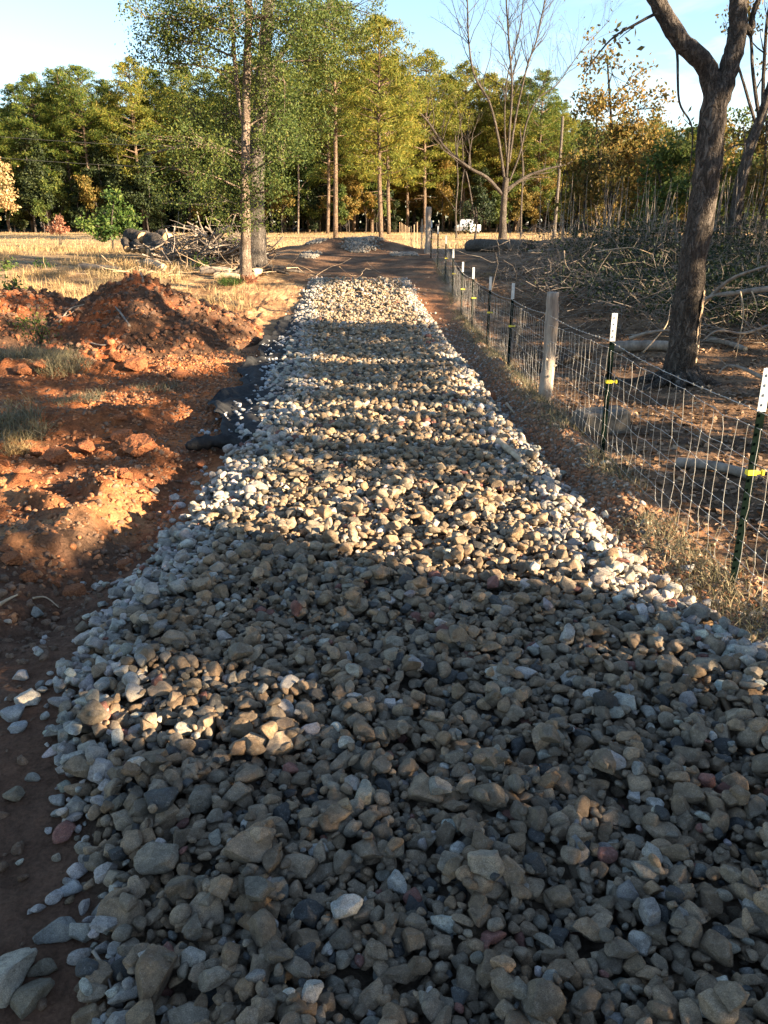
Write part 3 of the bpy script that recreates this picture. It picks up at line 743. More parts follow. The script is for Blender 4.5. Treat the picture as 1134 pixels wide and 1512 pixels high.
tuft(30, 530, 2600, .85, .42, 'greygrass', 'broad clump of grey weeds at the left edge in front of the heap')
tuft(95, 545, 700, .4, .4, 'greygrass', 'thin grey weeds between the broad clump and the heap')
tuft(115, 590, 500, .35, .2, 'greygrass', 'flattened grass patch in shade before the heap')
tuft(235, 575, 400, .4, .16, 'greygrass', 'dark flattened grass patch right of the other in front of heap')
tuft(340, 420, 260, .35, .4, 'leaf_fresh', 'green weeds at the foot of the slim tall tree', wd=.008)
tuft(370, 418, 120, .2, .35, 'rust', 'reddish leaved weed right at the base of the slim tree', wd=.015)
tuft(720, 408, 200, .35, .2, 'straw', 'straw tuft beyond the fence near the far posts')
# fallen leaves beyond the fence
mb = MB(); n = 26000; y = 2.5+rng.random(n)**1.1*24; x = 2.15+rng.random(n)*np.minimum(10, .5*y+1.5); k = (fbm(x*.8, y*.8, 3, 140) > -.35); x, y = x[k], y[k]
mb.leaves(gp(x, y, .012), rng.uniform(.04, .095, len(x)), .6, .6)
n = 900; y = 4+rng.random(n)*16; x = right_edge(y)+.15+rng.random(n)*.7; mb.leaves(gp(x, y, .01), rng.uniform(.03, .07, n), .6, .6)
tag(mb.build('fallen_leaves', M['litter']), 'brown fallen leaves covering the ground behind the wire fence', None, None, 'stuff')

# ------------------------------------------------------------------ trees
def smooth_poly(pts, k=3):
    pts = np.asarray(pts, float)
    if len(pts) < 3: return pts
    t = np.arange(len(pts)); tt = np.linspace(0, len(pts)-1, (len(pts)-1)*k+1)
    out = []
    for u in tt:
        i = min(int(u), len(pts)-2); f = u-i
        p0 = pts[max(i-1, 0)]; p1 = pts[i]; p2 = pts[i+1]; p3 = pts[min(i+2, len(pts)-1)]
        out.append(.5*((2*p1)+(p2-p0)*f+(2*p0-5*p1+4*p2-p3)*f*f+(3*p1-p0-3*p2+p3)*f**3))
    return np.array(out)
def ramify(mb, poly, r0, r1, lvl, dens=1., up=.35, lenf=.45, tips=None, spread=.9, start=.25):
    """side branches along a limb, with their own twigs"""
    L = np.linalg.norm(np.diff(poly, axis=0), axis=1).sum()
    nb = max(1, int(dens*L*(1.3 if lvl > 1 else 2.0)))
    for _ in range(nb):
        t = start+(1-start)*random.random()**.8; f = t*(len(poly)-1); i = min(int(f), len(poly)-2)
        p = poly[i]*(1-(f-i))+poly[i+1]*(f-i); T = poly[i+1]-poly[i]; T /= np.linalg.norm(T)+1e-9
        q = rng.normal(size=3); q -= T*(q@T); q /= np.linalg.norm(q)+1e-9
        d = T*.55+q*spread+np.array([0, 0, up]); d /= np.linalg.norm(d)
        ln = L*lenf*(1-.55*t)*random.uniform(.6, 1.2); rs = (r0+(r1-r0)*t)*.5
        m = 5; pts = [p]
        for k in range(m):
            d = d+rng.normal(size=3)*.16+np.array([0, 0, up*.14]); d /= np.linalg.norm(d); pts.append(pts[-1]+d*ln/m)
        pts = np.array(pts); re2 = max(rs*.2, .004)
        mb.tube(pts, np.linspace(rs, re2, len(pts)), 5 if lvl > 1 else 3, cap=False)
        if tips is not None: tips.append(pts[-1]); tips.append(pts[-2])
        if lvl > 1: ramify(mb, pts, rs, re2, lvl-1, dens, up, lenf, tips, spread, .2)
def trunk_mesh(mb, pts, r0, r1, n=14, flare=1.5, wob=.04, jit=.05):
    P = smooth_poly(pts, 6); m = len(P); t = np.linspace(0, 1, m)
    rad = r0+(r1-r0)*t
    Ls = np.concatenate([[0], np.cumsum(np.linalg.norm(np.diff(P, axis=0), axis=1))])
    rad = rad*(1+(flare-1)*np.exp(-Ls/(r0*3.2)))
    P = P+wob*r0*rng.normal(size=P.shape)*np.array([1, 1, 0])
    mb.tube(P, rad, n, jit=jit); return P
def world_pts(L, d): return [at(a[0], a[1], a[2] if len(a) > 2 else d) for a in L]

# ---- pine prototypes
def pine(seed, H, m='needles', crown=.42, wid=1.0, base=None, detail=1.0):
    random.seed(seed); tr = MB(); cr = MB()
    bend = rng.normal(0, .35, 2)
    zs = np.linspace(-.3, H, 12); pts = np.column_stack([bend[0]*np.sin(zs/H*2.2), bend[1]*np.sin(zs/H*2.7), zs])
    tr.tube(pts, np.interp(zs, [0, H*.5, H], [H*.0125, H*.009, .03]), 8, jit=.06)
    def axp(z): return np.array([np.interp(z, zs, pts[:, 0]), np.interp(z, zs, pts[:, 1]), z])
    z0 = H*crown; nb = int(70*detail)
    for k in range(nb):
        u = (k+random.random())/nb; z = z0+(H-z0)*u**.9
        a = k*2.4+random.uniform(-.5, .5); prof = math.sin(min(1, (u*1.25+.3))*math.pi*.5)*(1-u**2.6)+.2
        L = H*.165*wid*prof*random.uniform(.65, 1.25)
        p0 = axp(z); d = np.array([math.cos(a), math.sin(a), .12+.5*u]); d /= np.linalg.norm(d)
        p = [p0, p0+d*L*.5, p0+d*L+np.array([0, 0, .12*L])]
        tr.tube(p, [.045+.012*L, .03, .012], 4, cap=False)
        nc = max(2, int(L*1.3))
        for c in range(nc):
            f = .45+.6*(c+.7)/nc; q = p0+d*L*f+rng.normal(size=3)*np.array([.28, .28, .12])*L*.35
            n = int(56*detail); s = (.36+.08*L)
            cr.leaves(q+rng.normal(size=(n, 3))*np.array([s, s, s*.45])*.62, rng.uniform(.3, .55, n), .2, 0)
    for _ in range(7):
        z = random.uniform(H*.2, z0); a = random.uniform(0, 6.28); p0 = axp(z); L = random.uniform(.5, 1.6)
        tr.tube([p0, p0+np.array([math.cos(a), math.sin(a), -.1])*L], [.04, .012], 4, cap=False)
    root = empty('pine_tree', (0, 0, 0), 'pine', 'tree')
    kid(root, tr.build('trunk', M['bark_pine'], root)); kid(root, cr.build('crown', M[m], root, False))
    return root
def broad(seed, H, m, bare=.25, wid=.3, n_leaf=5200, ls=.3, bm='bark_dark', nm='leafy_tree'):
    random.seed(seed); tr = MB(); cr = MB()
    pts = np.array([[0, 0, -.3], [.1, 0, H*.3], [rng.normal()*.3, rng.normal()*.3, H*.6], [rng.normal()*.5, rng.normal()*.5, H]])
    P = smooth_poly(pts, 4); tr.tube(P, np.linspace(H*.014, .03, len(P)), 8, jit=.06)
    tips = []; ramify(tr, P, H*.012, .03, 2, .9 if H > 6 else 1.6, .35, .42, tips, .9, bare)
    tips = np.array(tips); k = rng.integers(0, len(tips), n_leaf)
    cr.leaves(tips[k]+rng.normal(size=(n_leaf, 3))*H*.045*np.array([1, 1, .7]), rng.uniform(.6, 1.2, n_leaf)*ls, .55)
    root = empty(nm, (0, 0, 0), 'tree', 'tree')
    kid(root, tr.build('trunk', M[bm], root)); kid(root, cr.build('crown', M[m], root, False)); return root
protoP = [pine(1, 20, 'needles', .32, 1.1), pine(2, 21, 'needles', .42, 1.0), pine(3, 19, 'needles_gold', .26, 1.15), pine(4, 20, 'needles', .22, 1.2),
          pine(5, 18, 'needles_gold', .30, 1.15), pine(6, 22, 'needles', .46, 1.05)]
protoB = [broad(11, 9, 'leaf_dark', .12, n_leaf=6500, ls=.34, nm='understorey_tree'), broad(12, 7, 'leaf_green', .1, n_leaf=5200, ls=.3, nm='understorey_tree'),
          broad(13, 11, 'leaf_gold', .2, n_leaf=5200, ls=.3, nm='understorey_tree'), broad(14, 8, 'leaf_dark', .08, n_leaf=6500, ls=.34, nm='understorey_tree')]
used = set()
def place(proto, x, y, s, rz, label, group, cat='tree'):
    if proto.name not in used: o = proto; used.add(proto.name)
    else: o = copy_tree(proto)
    o.location = (float(x), float(y), float(zg(x, y))-.05); o.rotation_euler = (0, 0, rz); o.scale = (s, s, s)
    tag(o, label, cat, group); return o
ordn = lambda n: f'{n}{"th" if 10 <= n % 100 <= 20 else {1: "st", 2: "nd", 3: "rd"}.get(n % 10, "th")}'
# front row of the far woods, described by height (photo pixels): x px, top y px, distance, proto
front = [(-12, 170, 112, 0), (18, 128, 116, 3), (45, 112, 113, 1), (84, 104, 115, 3), (112, 100, 112, 5), (150, 122, 117, 0), (190, 92, 113, 2), (222, 105, 116, 1), (262, 96, 114, 0),
         (300, 110, 118, 3), (338, 100, 114, 0), (372, 84, 117, 5), (410, 92, 112, 3), (448, 80, 116, 1), (478, 96, 104, 0), (520, 108, 112, 4), (548, 92, 108, 2), (575, 88, 98, 4),
         (604, 118, 112, 2), (632, 82, 110, 2), (660, 112, 116, 4), (690, 98, 113, 2), (722, 112, 117, 4), (752, 126, 112, 2), (772, 118, 118, 0), (804, 108, 110, 3), (832, 170, 116, 4),
         (868, 195, 118, 2), (905, 190, 114, 4), (942, 205, 118, 2), (985, 190, 115, 4), (1025, 200, 118, 2), (1065, 188, 114, 4), (1105, 196, 118, 0), (1145, 180, 116, 4)]
HP = [20, 21, 19, 20, 18, 22]
for n, (pxx, pty, d, k) in enumerate(front):
    top = at(pxx, pty, d); z0 = float(zg(top[0], d)); s = (top[2]-z0)/HP[k]
    what = {0: 'dark green', 1: 'tall green', 2: 'golden green', 3: 'bushy green', 4: 'yellowing', 5: 'bare-stemmed'}[k]
    place(protoP[k], top[0], d, s, n*1.9, f'{what} pine, {ordn(n+1)} counted from the left in the front row of far woods', 'pines in the front row of the far woods')
for row, d in enumerate((122, 129, 138, 150)):
    for k in range(27):
        x = (-1+2*(k+.5)/27)*(d*.53)+random.uniform(-1.2, 1.2); pr = protoP[(k*5+row*3) % 6]
        pxx = 567+x/d*1185; tgt = np.interp(pxx, [0, 100, 300, 450, 640, 800, 860, 1134], [16, 18.2, 18.6, 20, 19.3, 17, 12.5, 12])
        s = (tgt+d*.012-1)*random.uniform(.86, 1.02)/20
        place(pr, x, d+random.uniform(-2, 2), s, k*2.2, 'pine standing deeper in the far woods, partly hidden by nearer trees', 'pines deeper in the far woods')
n = 0
for k in range(64):
    pxx = -20+k*18.6+random.uniform(-10, 10); d = random.uniform(109, 116) if pxx < 860 else random.uniform(112, 119); x = (pxx-567)/1164*(d*.94)
    if 575 < pxx < 640: d = 116
    pr = protoB[[0, 3, 1, 0][k % 4] if pxx < 480 else [2, 1, 2, 3][k % 4]]; n += 1
    place(pr, x, d, random.uniform(.6, 1.15), k*1.7, f'low leafy tree under the far pines, {ordn(n)} counted from the left', 'low trees at the foot of the far woods')
protoS = [broad(21, 4.2, 'leaf_green', .02, n_leaf=4200, ls=.26, nm='woodland_shrub'), broad(22, 4.6, 'leaf_gold', .02, n_leaf=4200, ls=.26, nm='woodland_shrub'), broad(23, 3.8, 'leaf_dark', .02, n_leaf=4200, ls=.26, nm='woodland_shrub')]
for k in range(46):
    pxx = -10+k*25+random.uniform(-8, 8)
    if 585 < pxx < 640 or 660 < pxx < 712: continue
    d = random.uniform(104, 110) if pxx > 400 else random.uniform(110, 113); pr = protoS[2 if pxx < 380 and k % 3 else (0, 1, 1, 0, 2)[k % 5]]
    place(pr, (pxx-567)/1164*(d*.94), d, random.uniform(.7, 1.35), k*2.3, f'shrub at the edge of the far woods, {ordn(k+1)} along from the left', 'shrubs along the edge of the far woods')
# the wood behind, as one mass
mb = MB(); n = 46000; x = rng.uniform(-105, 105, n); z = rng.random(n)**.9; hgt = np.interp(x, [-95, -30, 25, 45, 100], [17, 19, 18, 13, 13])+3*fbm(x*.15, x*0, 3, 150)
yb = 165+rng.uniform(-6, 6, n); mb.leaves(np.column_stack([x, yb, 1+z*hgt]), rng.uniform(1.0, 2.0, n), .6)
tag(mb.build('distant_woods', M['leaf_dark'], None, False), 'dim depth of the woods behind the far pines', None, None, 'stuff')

# two nearer pines in the centre
place(protoP[5], *(lambda p: (p[0], 72))(at(495, 340, 72)), .80, .4, 'dark-stemmed pine standing forward of the woods, right of the slim tree', 'nearer pines at the centre')
place(protoP[4], *(lambda p: (p[0], 66))(at(563, 345, 66)), .86, 1.4, 'pale-stemmed golden pine standing above the far end of the track', 'nearer pines at the centre')

# ---- leafy trees modelled from their own outline
def blob_tree(name, label, base, stems, blobs, leaf, barkm, d, ls=.12, dens=1.0, cat='tree', tw=2, group=None, bm2=None):
    bp = ghit(*base) if len(base) == 2 else np.array([at(base[0], base[1], base[2])[0], base[2], float(zg(at(base[0], base[1], base[2])[0], base[2]))])
    root = empty(name, bp, label, cat, group); tr = MB(); cr = MB()
    allP = []
    for s_ in stems:
        P = world_pts(s_[0], d)
        if s_[3] if len(s_) > 3 else False: P[0] = bp+np.array([0, 0, -.15])
        P = trunk_mesh(tr, P, s_[1], s_[2], 12, 1.45 if (len(s_) > 3 and s_[3]) else 1.0); allP.append(P)
    AP = np.vstack(allP)
    br = MB()
    for (bx, by, rx, ry, n, *o) in blobs:
        c = at(bx, by, d+(o[0] if o else rng.normal()*.6)); k = float(d)/1164/.97; RX, RZ = rx*k, ry*k; RY = .8*min(RX, 2.5)
        cand_ = AP[AP[:, 2] < c[2]+RZ*.3] if (AP[:, 2] < c[2]+RZ*.3).any() else AP
        j = np.argmin(np.linalg.norm(cand_-c, axis=1)+.35*np.abs(cand_[:, 2]-(c[2]-RX*.5))); p0 = cand_[j]
        pts = smooth_poly([p0, p0*.5+c*.5+np.array([0, 0, .12*RX]), c], 4)
        L = np.linalg.norm(c-p0); r = .012+.012*L
        br.tube(pts, np.linspace(r, .012, len(pts)), 6, cap=False)
        n = int(n*(1.35 if name == 'scrub_tree' else 1)); nsub = max(5, int(n/55)); sc = []
        for _ in range(nsub):
            v = rng.normal(size=3); v /= np.linalg.norm(v); v *= random.random()**.45
            q = c+v*np.array([RX, RY, RZ]); sc.append(q)
            i0 = random.randint(len(pts)//2, len(pts)-1); a = pts[i0]; mid = (a+q)/2+rng.normal(size=3)*.12*np.linalg.norm(q-a)*.6+np.array([0, 0, .08])
            br.tube(np.array([a, mid, q]), [.014, .009, .004], 3, cap=False)
        sc = np.array(sc); kk = rng.integers(0, nsub, int(n*dens)); cs = .11*min(RX, RZ)+.10
        P = sc[kk]+rng.normal(size=(len(kk), 3))*cs*np.array([1, 1, .85])
        cr.leaves(P, rng.uniform(.6, 1.25, len(P))*ls, .55, 0, droop=.4)
    tr.v = [a-bp.astype(np.float32) for a in tr.v]; br.v = [a-bp.astype(np.float32) for a in br.v]; cr.v = [a-bp.astype(np.float32) for a in cr.v]
    tr.build('trunk', M[barkm], root); br.build('branches', M[bm2 or barkm], root); cr.build('crown', M[leaf], root, False)
    return root
blob_tree('oak_tree', 'slim tall tree with pale straight trunk and green crown left of the track', (363, 413),
          [([(364, 412), (362, 300), (363, 190), (366, 60), (368, -70)], .16, .09, True), ([(363, 205), (352, 140), (345, 70), (338, -60)], .075, .05, False)],
          [(300, 35, 80, 42, 3000), (385, 25, 80, 40, 2600), (250, 60, 50, 36, 1500), (215, 25, 36, 30, 500), (228, 92, 30, 20, 300), (450, 30, 62, 42, 2200), (290, 95, 45, 30, 700), (340, -30, 120, 40, 2600),
           (330, 170, 40, 40, 1100), (300, 215, 45, 38, 1200), (262, 250, 40, 36, 800), (330, 262, 42, 45, 1400), (412, 175, 55, 45, 1500), (420, 235, 48, 42, 1300), (390, 285, 38, 34, 800), (340, 318, 30, 26, 350), (420, 120, 50, 40, 1000), (480, 90, 42, 30, 800), (225, 205, 30, 20, 260)],
          'leaf_green', 'bark_light', 25.2, .082, 1.5)
blob_tree('oak_tree', 'thick old oak trunk close behind the slim tall tree, mossy grey with spreading roots', (378, 402),
          [([(378, 402, 27.2), (377, 330, 27.2), (378, 250, 27.2), (384, 160, 27.2), (392, 60, 27.2), (400, -60, 27.2)], .32, .16, True), ([(383, 170, 27.2), (405, 95, 27.2), (450, 40, 27), (500, -10, 27)], .13, .06, False), ([(378, 240, 27.2), (330, 200, 27.2), (270, 215, 27.2), (215, 228, 27.2)], .08, .03, False)],
          [(350, 120, 50, 45, 1300), (280, 160, 45, 40, 1300), (440, 70, 55, 40, 1600), (500, 45, 50, 30, 1100), (545, 20, 32, 26, 450), (520, 60, 25, 16, 160), (360, 210, 60, 45, 1600), (300, 290, 45, 36, 1000), (430, 150, 48, 42, 1300), (455, 200, 36, 36, 800), (240, 300, 30, 22, 250), (390, 330, 30, 22, 200), (420, 10, 60, 50, 1400), (270, 20, 70, 45, 1400)],
          'leaf_green', 'bark_grey', 27.2, .085, 1.25)
# exposed roots of the thick oak
mb = MB(); ob = ghit(378, 402)
for a, L in ((-.5, 1.3), (.2, 1.6), (-1.1, 1.1), (-2.2, 1.2), (2.9, 1.0)):
    P = [ob+np.array([0, 0, .35]), ob+np.array([math.cos(a)*.4, math.sin(a)*.4, .15]), ob+np.array([math.cos(a)*L, math.sin(a)*L, -.03])]; mb.tube(smooth_poly(P, 4), np.linspace(.14, .03, 9), 8, jit=.08)
oo = mb.build('roots', M['bark_grey'], bpy.data.objects['oak_tree.001']); oo.data.transform(Matrix.Translation([float(-a) for a in ob]))

# ---- bare tree on the rise
def bare_tree(name, label, base, limbs, barkm, d, dens=1., lv=3, lenf=.42, start=.25, extra=None, cat='tree', group=None):
    bp = ghit(*base); root = empty(name, bp, label, cat, group); tr = MB(); br = MB(); random.seed(5)
    tips = []
    for n, (L, r0, r1, isb) in enumerate(limbs):
        P = world_pts(L, d); 
        if isb: P[0] = bp+np.array([0, 0, -.2])
        P = trunk_mesh(tr, P, r0, r1, 12, 1.5 if isb else 1.0)
        if not isb: ramify(br, P[::2], r0, r1, lv, dens, .42, lenf, tips, .75, start)
    tr.v = [a-bp.astype(np.float32) for a in tr.v]; br.v = [a-bp.astype(np.float32) for a in br.v]
    tr.build('trunk', M[barkm], root); br.build('branches', M[barkm], root)
    if extra:
        cr = MB(); tips = np.array(tips)
        for m_, n_, s_ in extra:
            k = rng.integers(0, len(tips), n_); c = MB(); c.leaves(tips[k]+rng.normal(size=(n_, 3))*.12-bp, rng.uniform(.6, 1.2, n_)*s_, .55, 0, droop=.8); c.build('leaves', M[m_], root, False)
    return root
d = float(ghit(742, 354)[1]); print('bare tree d', d)
bare_tree('bare_tree', 'large leafless spreading tree on the rise behind the fallen log', (742, 354),
          [([(742, 354), (743, 320), (745, 285), (748, 262)], .30, .24, True),
           ([(743, 288), (718, 262), (690, 246), (655, 215), (632, 180), (600, 150), (565, 135)], .17, .04, False),
           ([(748, 280), (775, 262), (805, 250), (835, 243), (860, 228)], .15, .04, False),
           ([(748, 285), (765, 270), (785, 262), (812, 262)], .07, .02, False),
           ([(745, 265), (735, 200), (722, 150), (700, 110), (692, 60), (690, 0), (684, -60)], .12, .04, False),
           ([(748, 262), (752, 200), (756, 130), (752, 70), (748, 10), (745, -50)], .12, .045, False),
           ([(752, 240), (762, 170), (778, 100), (792, 60), (805, 0), (820, -60)], .10, .04, False),
           ([(752, 268), (768, 225), (778, 180), (795, 145), (822, 125), (855, 80), (900, 30)], .09, .02, False),
           ([(750, 250), (745, 180), (750, 110), (768, 40), (775, -40)], .08, .03, False)],
          'bark_dark', d, 1.25, 3, .44, .3, [('leaf_rust', 260, .16)])
# ---- big forked trunk on the right
bp = ghit(1003, 568); dR = float(bp[1]); print('right tree', bp)
bare_tree('forked_tree', 'big dark forked trunk behind the fence with a pale rotten scar', (1003, 568),
          [([(1003, 568), (1012, 470), (1024, 380), (1040, 280), (1050, 190), (1060, 128)], .195, .165, True),
           ([(1057, 150), (1040, 95), (1005, 60), (975, 10), (950, -40), (925, -100)], .135, .085, False),
           ([(1062, 150), (1078, 95), (1088, 50), (1090, 0), (1098, -60)], .135, .10, False),
           ([(1092, 30), (1110, 48), (1112, 20), (1130, -20)], .05, .03, False),
           ([(992, 45), (1000, 80), (1003, 150), (1022, 190), (1018, 260)], .022, .006, False),
           ([(978, 15), (940, 35), (900, 60), (862, 110)], .022, .006, False)],
          'bark_dark', dR, .5, 2, .35, .35, [('leaf_rust', 120, .10)])
ft = bpy.data.objects['forked_tree']
# scar: a ragged strip of pale wood round the right face of the trunk
mb = MB(); rows_ = 26; cl = 7
def trunk_c(py_): return at(np.interp(py_, [128, 190, 280, 380, 470, 568], [1060, 1050, 1040, 1024, 1012, 1003]), py_, dR), np.interp(py_, [128, 568], [.165, .195])
V = []
for r_ in range(rows_):
    u = r_/(rows_-1); pyy = 428+u*105; c, rr = trunk_c(pyy); wdt = (.10+.42*math.sin(math.pi*min(1, u*1.02))**.7)*(1+.18*random.uniform(-1, 1)); mid = -.62+.15*math.sin(u*5)
    for k in range(cl):
        a = mid+(k/(cl-1)-.5)*wdt*1.6; e = rr*1.09+.012-(.045 if (k in (2, 3, 4) and .35 < u < .75) else 0)+random.uniform(-.006, .006)
        V.append(c+np.array([math.cos(a)*e, math.sin(a)*e, 0])-bp)
q = [(r_*cl+k, r_*cl+k+1, (r_+1)*cl+k+1, (r_+1)*cl+k) for r_ in range(rows_-1) for k in range(cl-1)]
mb.add(V, q); so_ = mb.build('bark_scar', M['palewood'], ft); so_['label'] = 'pale rotten wood scar'
mb = MB()
for a, L in ((-2.6, .9), (-1.9, .8), (-.4, .7), (3.0, 1.1), (-1.2, .6)):
    P = [np.array([0, 0, .3]), np.array([math.cos(a)*.35, math.sin(a)*.35, .08]), np.array([math.cos(a)*L, math.sin(a)*L, -.05])]; mb.tube(smooth_poly(P, 4), np.linspace(.13, .03, 9), 8, jit=.06)
mb.build('roots', M['bark_dark'], ft)
# ---- leaning trees at the right edge
bare_tree('leaning_tree', 'dark tree leaning right at the right edge behind the forked trunk', (1082, 372),
          [([(1082, 372), (1085, 330), (1092, 280), (1108, 215), (1125, 170), (1140, 120)], .20, .12, True),
           ([(1118, 190), (1100, 130), (1085, 80), (1075, 40)], .05, .02, False), ([(1122, 180), (1112, 110), (1108, 40), (1100, -40)], .06, .03, False), ([(1126, 165), (1128, 100), (1134, 20), (1150, -40)], .06, .03, False),
           ([(1110, 215), (1085, 215), (1060, 235), (1048, 260)], .03, .01, False)],
          'bark_dark', float(ghit(1082, 372)[1]), .8, 2, .4, .2, [('leaf_rust', 350, .12)])
bare_tree('leaning_tree', 'thin pale-barked stem leaning right just left of the dark leaning tree', (1068, 385),
          [([(1068, 385), (1078, 340), (1094, 280), (1120, 200), (1150, 120)], .055, .03, True), ([(1094, 280), (1100, 230), (1098, 180)], .02, .01, False)],
          'bark_grey', float(ghit(1068, 385)[1]), .8, 2, .4)
# ---- snag and slim stems
def stem_tree(label, base, pts, r0, r1, m='bark_dark', name='slim_tree', br=0, leaf=None, nl=0, ls=.1, d=None, group=None):
    bp = ghit(*base); d = d or float(bp[1]); root = empty(name, bp, label, 'tree', group); tr = MB(); P = world_pts(pts, d); P[0] = bp-np.array([0, 0, .1]); P = trunk_mesh(tr, P, r0, r1, 8, 1.2)
    tr.v = [a-bp.astype(np.float32) for a in tr.v]; tr.build('trunk', M[m], root)
    if br:
        b2 = MB(); tips = []; ramify(b2, P[::2], r0, r1, 2, br, .4, .3, tips, .8, .3); b2.v = [a-bp.astype(np.float32) for a in b2.v]; b2.build('branches', M[m], root)
        if leaf:
            tips = np.array(tips)-bp; k = rng.integers(0, len(tips), nl); c = MB(); c.leaves(tips[k]+rng.normal(size=(nl, 3))*.22, rng.uniform(.6, 1.2, nl)*ls, .55, 0, droop=.4); c.build('crown', M[leaf], root, False)
stem_tree('dead branchless snag with a broken top right of the bare tree', (818, 352), [(818, 352), (822, 300), (826, 250), (831, 172)], .17, .12, 'bark_grey', 'dead_snag')
stem_tree('slim dark stem close right of the bare tree', (769, 351), [(769, 351), (770, 300), (772, 250), (768, 190)], .11, .06, 'bark_dark', 'slim_tree', .6)
stem_tree('slender forked sapling left of the bare tree, by the white truck', (674, 352), [(674, 352), (673, 310), (676, 265), (672, 200)], .09, .04, 'bark_dark', 'slim_tree', .6)
stem_tree('pale leafless pine pole at the centre left of the golden pine', (440, 345), [(440, 345), (441, 280), (440, 200)], .12, .08, 'bark_light', 'slim_tree', .2)
for n, (b_, tp, r_) in enumerate([((862, 352), 205, .05), ((880, 350), 150, .05), ((893, 352), 235, .04), ((915, 350), 190, .05), ((932, 351), 170, .05), ((948, 352), 230, .04), ((966, 350), 200, .04), ((985, 350), 240, .05), ((1058, 352), 200, .05), ((1100, 352), 240, .06), ((846, 352), 240, .035), ((1120, 350), 260, .05)]):
    lx = random.uniform(-8, 14)
    stem_tree(f'thin dark sapling stem in the right-hand thicket, {ordn(n+1)} in the row', b_, [b_, (b_[0]+lx*.4, (b_[1]+tp)/2), (b_[0]+lx, tp)], r_, .015, 'bark_dark', 'sapling', 1.0, 'leaf_rust' if n % 3 else 'leaf_green', 420, .16, group='saplings of the right-hand thicket')
# ---- autumn scrub trees
dS = 34.
def scrub(label, bx, blobs, leaf, d=dS, ls=.17, top=None, dens=1):
    top = top or min(b[1] for b in blobs); z = (bx, 352, d)
    blob_tree('scrub_tree', label, z, [([(bx, 352, d), (bx+4, (352+top)/2, d), (bx+random.uniform(-8, 12), top, d)], .09, .03, True), ([(bx+2, 330, d), (bx-14, 250, d), (bx-22, top+40, d)], .05, .02, False)], blobs, leaf, 'bark_dark', d, ls, dens, group='autumn scrub trees beyond the right-hand bank')
scrub('rust and gold leaved scrub tree with a thin reddish top, tallest of the scrub', 900, [(905, 110, 38, 40, 300), (870, 90, 30, 36, 90), (940, 120, 30, 36, 120), (855, 150, 24, 30, 90), (975, 160, 26, 26, 110), (885, 165, 34, 30, 420), (910, 225, 45, 36, 900), (880, 260, 36, 34, 700), (940, 180, 34, 40, 260), (925, 275, 34, 30, 500)], 'leaf_rust')
scrub('golden scrub tree right of the tall rust-topped one', 955, [(950, 215, 40, 34, 700), (965, 265, 40, 36, 900), (940, 305, 34, 26, 500), (985, 225, 34, 30, 500)], 'leaf_gold')
scrub('green leaved scrub tree immediately left of the big forked trunk', 985, [(985, 250, 34, 34, 700), (1000, 290, 36, 30, 700), (970, 315, 30, 22, 450), (1010, 215, 30, 28, 400)], 'leaf_green', 30)
scrub('olive scrub tree seen right of the forked trunk', 1075, [(1070, 195, 36, 30, 500), (1085, 250, 40, 34, 800), (1065, 300, 34, 28, 600), (1110, 290, 34, 28, 600)], 'leaf_green')
scrub('rust and olive scrub tree cut by the right edge', 1125, [(1120, 215, 34, 34, 500), (1130, 275, 34, 34, 700), (1140, 180, 30, 26, 300)], 'leaf_rust', 31)
scrub('low rusty scrub bush beside the dead snag', 850, [(850, 255, 26, 30, 350), (862, 300, 30, 26, 500), (838, 310, 22, 20, 250)], 'leaf_rust', 36)
scrub('low golden bush between the snag and the rusty scrub', 880, [(880, 318, 34, 22, 500), (905, 322, 26, 18, 300)], 'leaf_gold', 38)
scrub('dark green holly-like bush behind the bare tree, left side', 700, [(700, 318, 26, 18, 420), (722, 305, 20, 14, 240)], 'leaf_dark', 52)

# ---- shrubs on the left
blob_tree('green_shrub', 'bright green leafy shrub behind the sawn logs', (165, 352, 38.), [([(165, 352, 38.), (165, 330, 38.), (168, 300, 38.)], .05, .02, True)],
          [(168, 312, 24, 22, 700), (145, 335, 24, 16, 600), (190, 332, 22, 18, 600), (165, 340, 30, 14, 700), (172, 288, 9, 12, 90), (200, 318, 10, 8, 90)], 'leaf_fresh', 'bark_dark', 38., .17, 1.2, 'shrub')
blob_tree('rusty_shrub', 'small rust-coloured dry shrub standing in the sunlit field', (87, 350, 60.), [([(87, 350, 60.), (87, 335, 60.)], .04, .02, True)],
          [(87, 326, 7, 6, 120), (80, 337, 8, 7, 130), (95, 338, 8, 7, 130)], 'rust', 'bark_dark', 60., .2, 1.2, 'shrub')
blob_tree('tan_shrub', 'tan leafless bushy tree cut by the left edge of the field', (-12, 345, 70.), [([(-12, 345, 70.), (-10, 300, 70.), (-5, 260, 70.)], .15, .05, True)],
          [(-8, 270, 26, 30, 1000), (4, 300, 18, 18, 400), (-5, 315, 20, 14, 300)], 'straw', 'bark_light', 70., .25, 1.2, 'tree')
blob_tree('sapling', 'small green sapling at the left edge beside the heap shoulder', (22, 490), [([(22, 490), (20, 450), (22, 410)], .012, .005, True)],
          [(20, 420, 12, 14, 60), (16, 445, 14, 14, 80), (8, 462, 12, 12, 60), (30, 432, 8, 8, 30)], 'leaf_fresh', 'bark_dark', float(ghit(22, 490)[1]), .10, 1., 'sapling')
blob_tree('weed_bush', 'low olive weed bush growing on the dark shoulder of heap', (52, 505, 13.9), [([(52, 505, 13.9), (52, 480, 13.9)], .01, .005, True)],
          [(50, 478, 18, 14, 260), (62, 490, 14, 10, 160)], 'leaf_green', 'bark_dark', 13.9, .05, 1., 'weed')
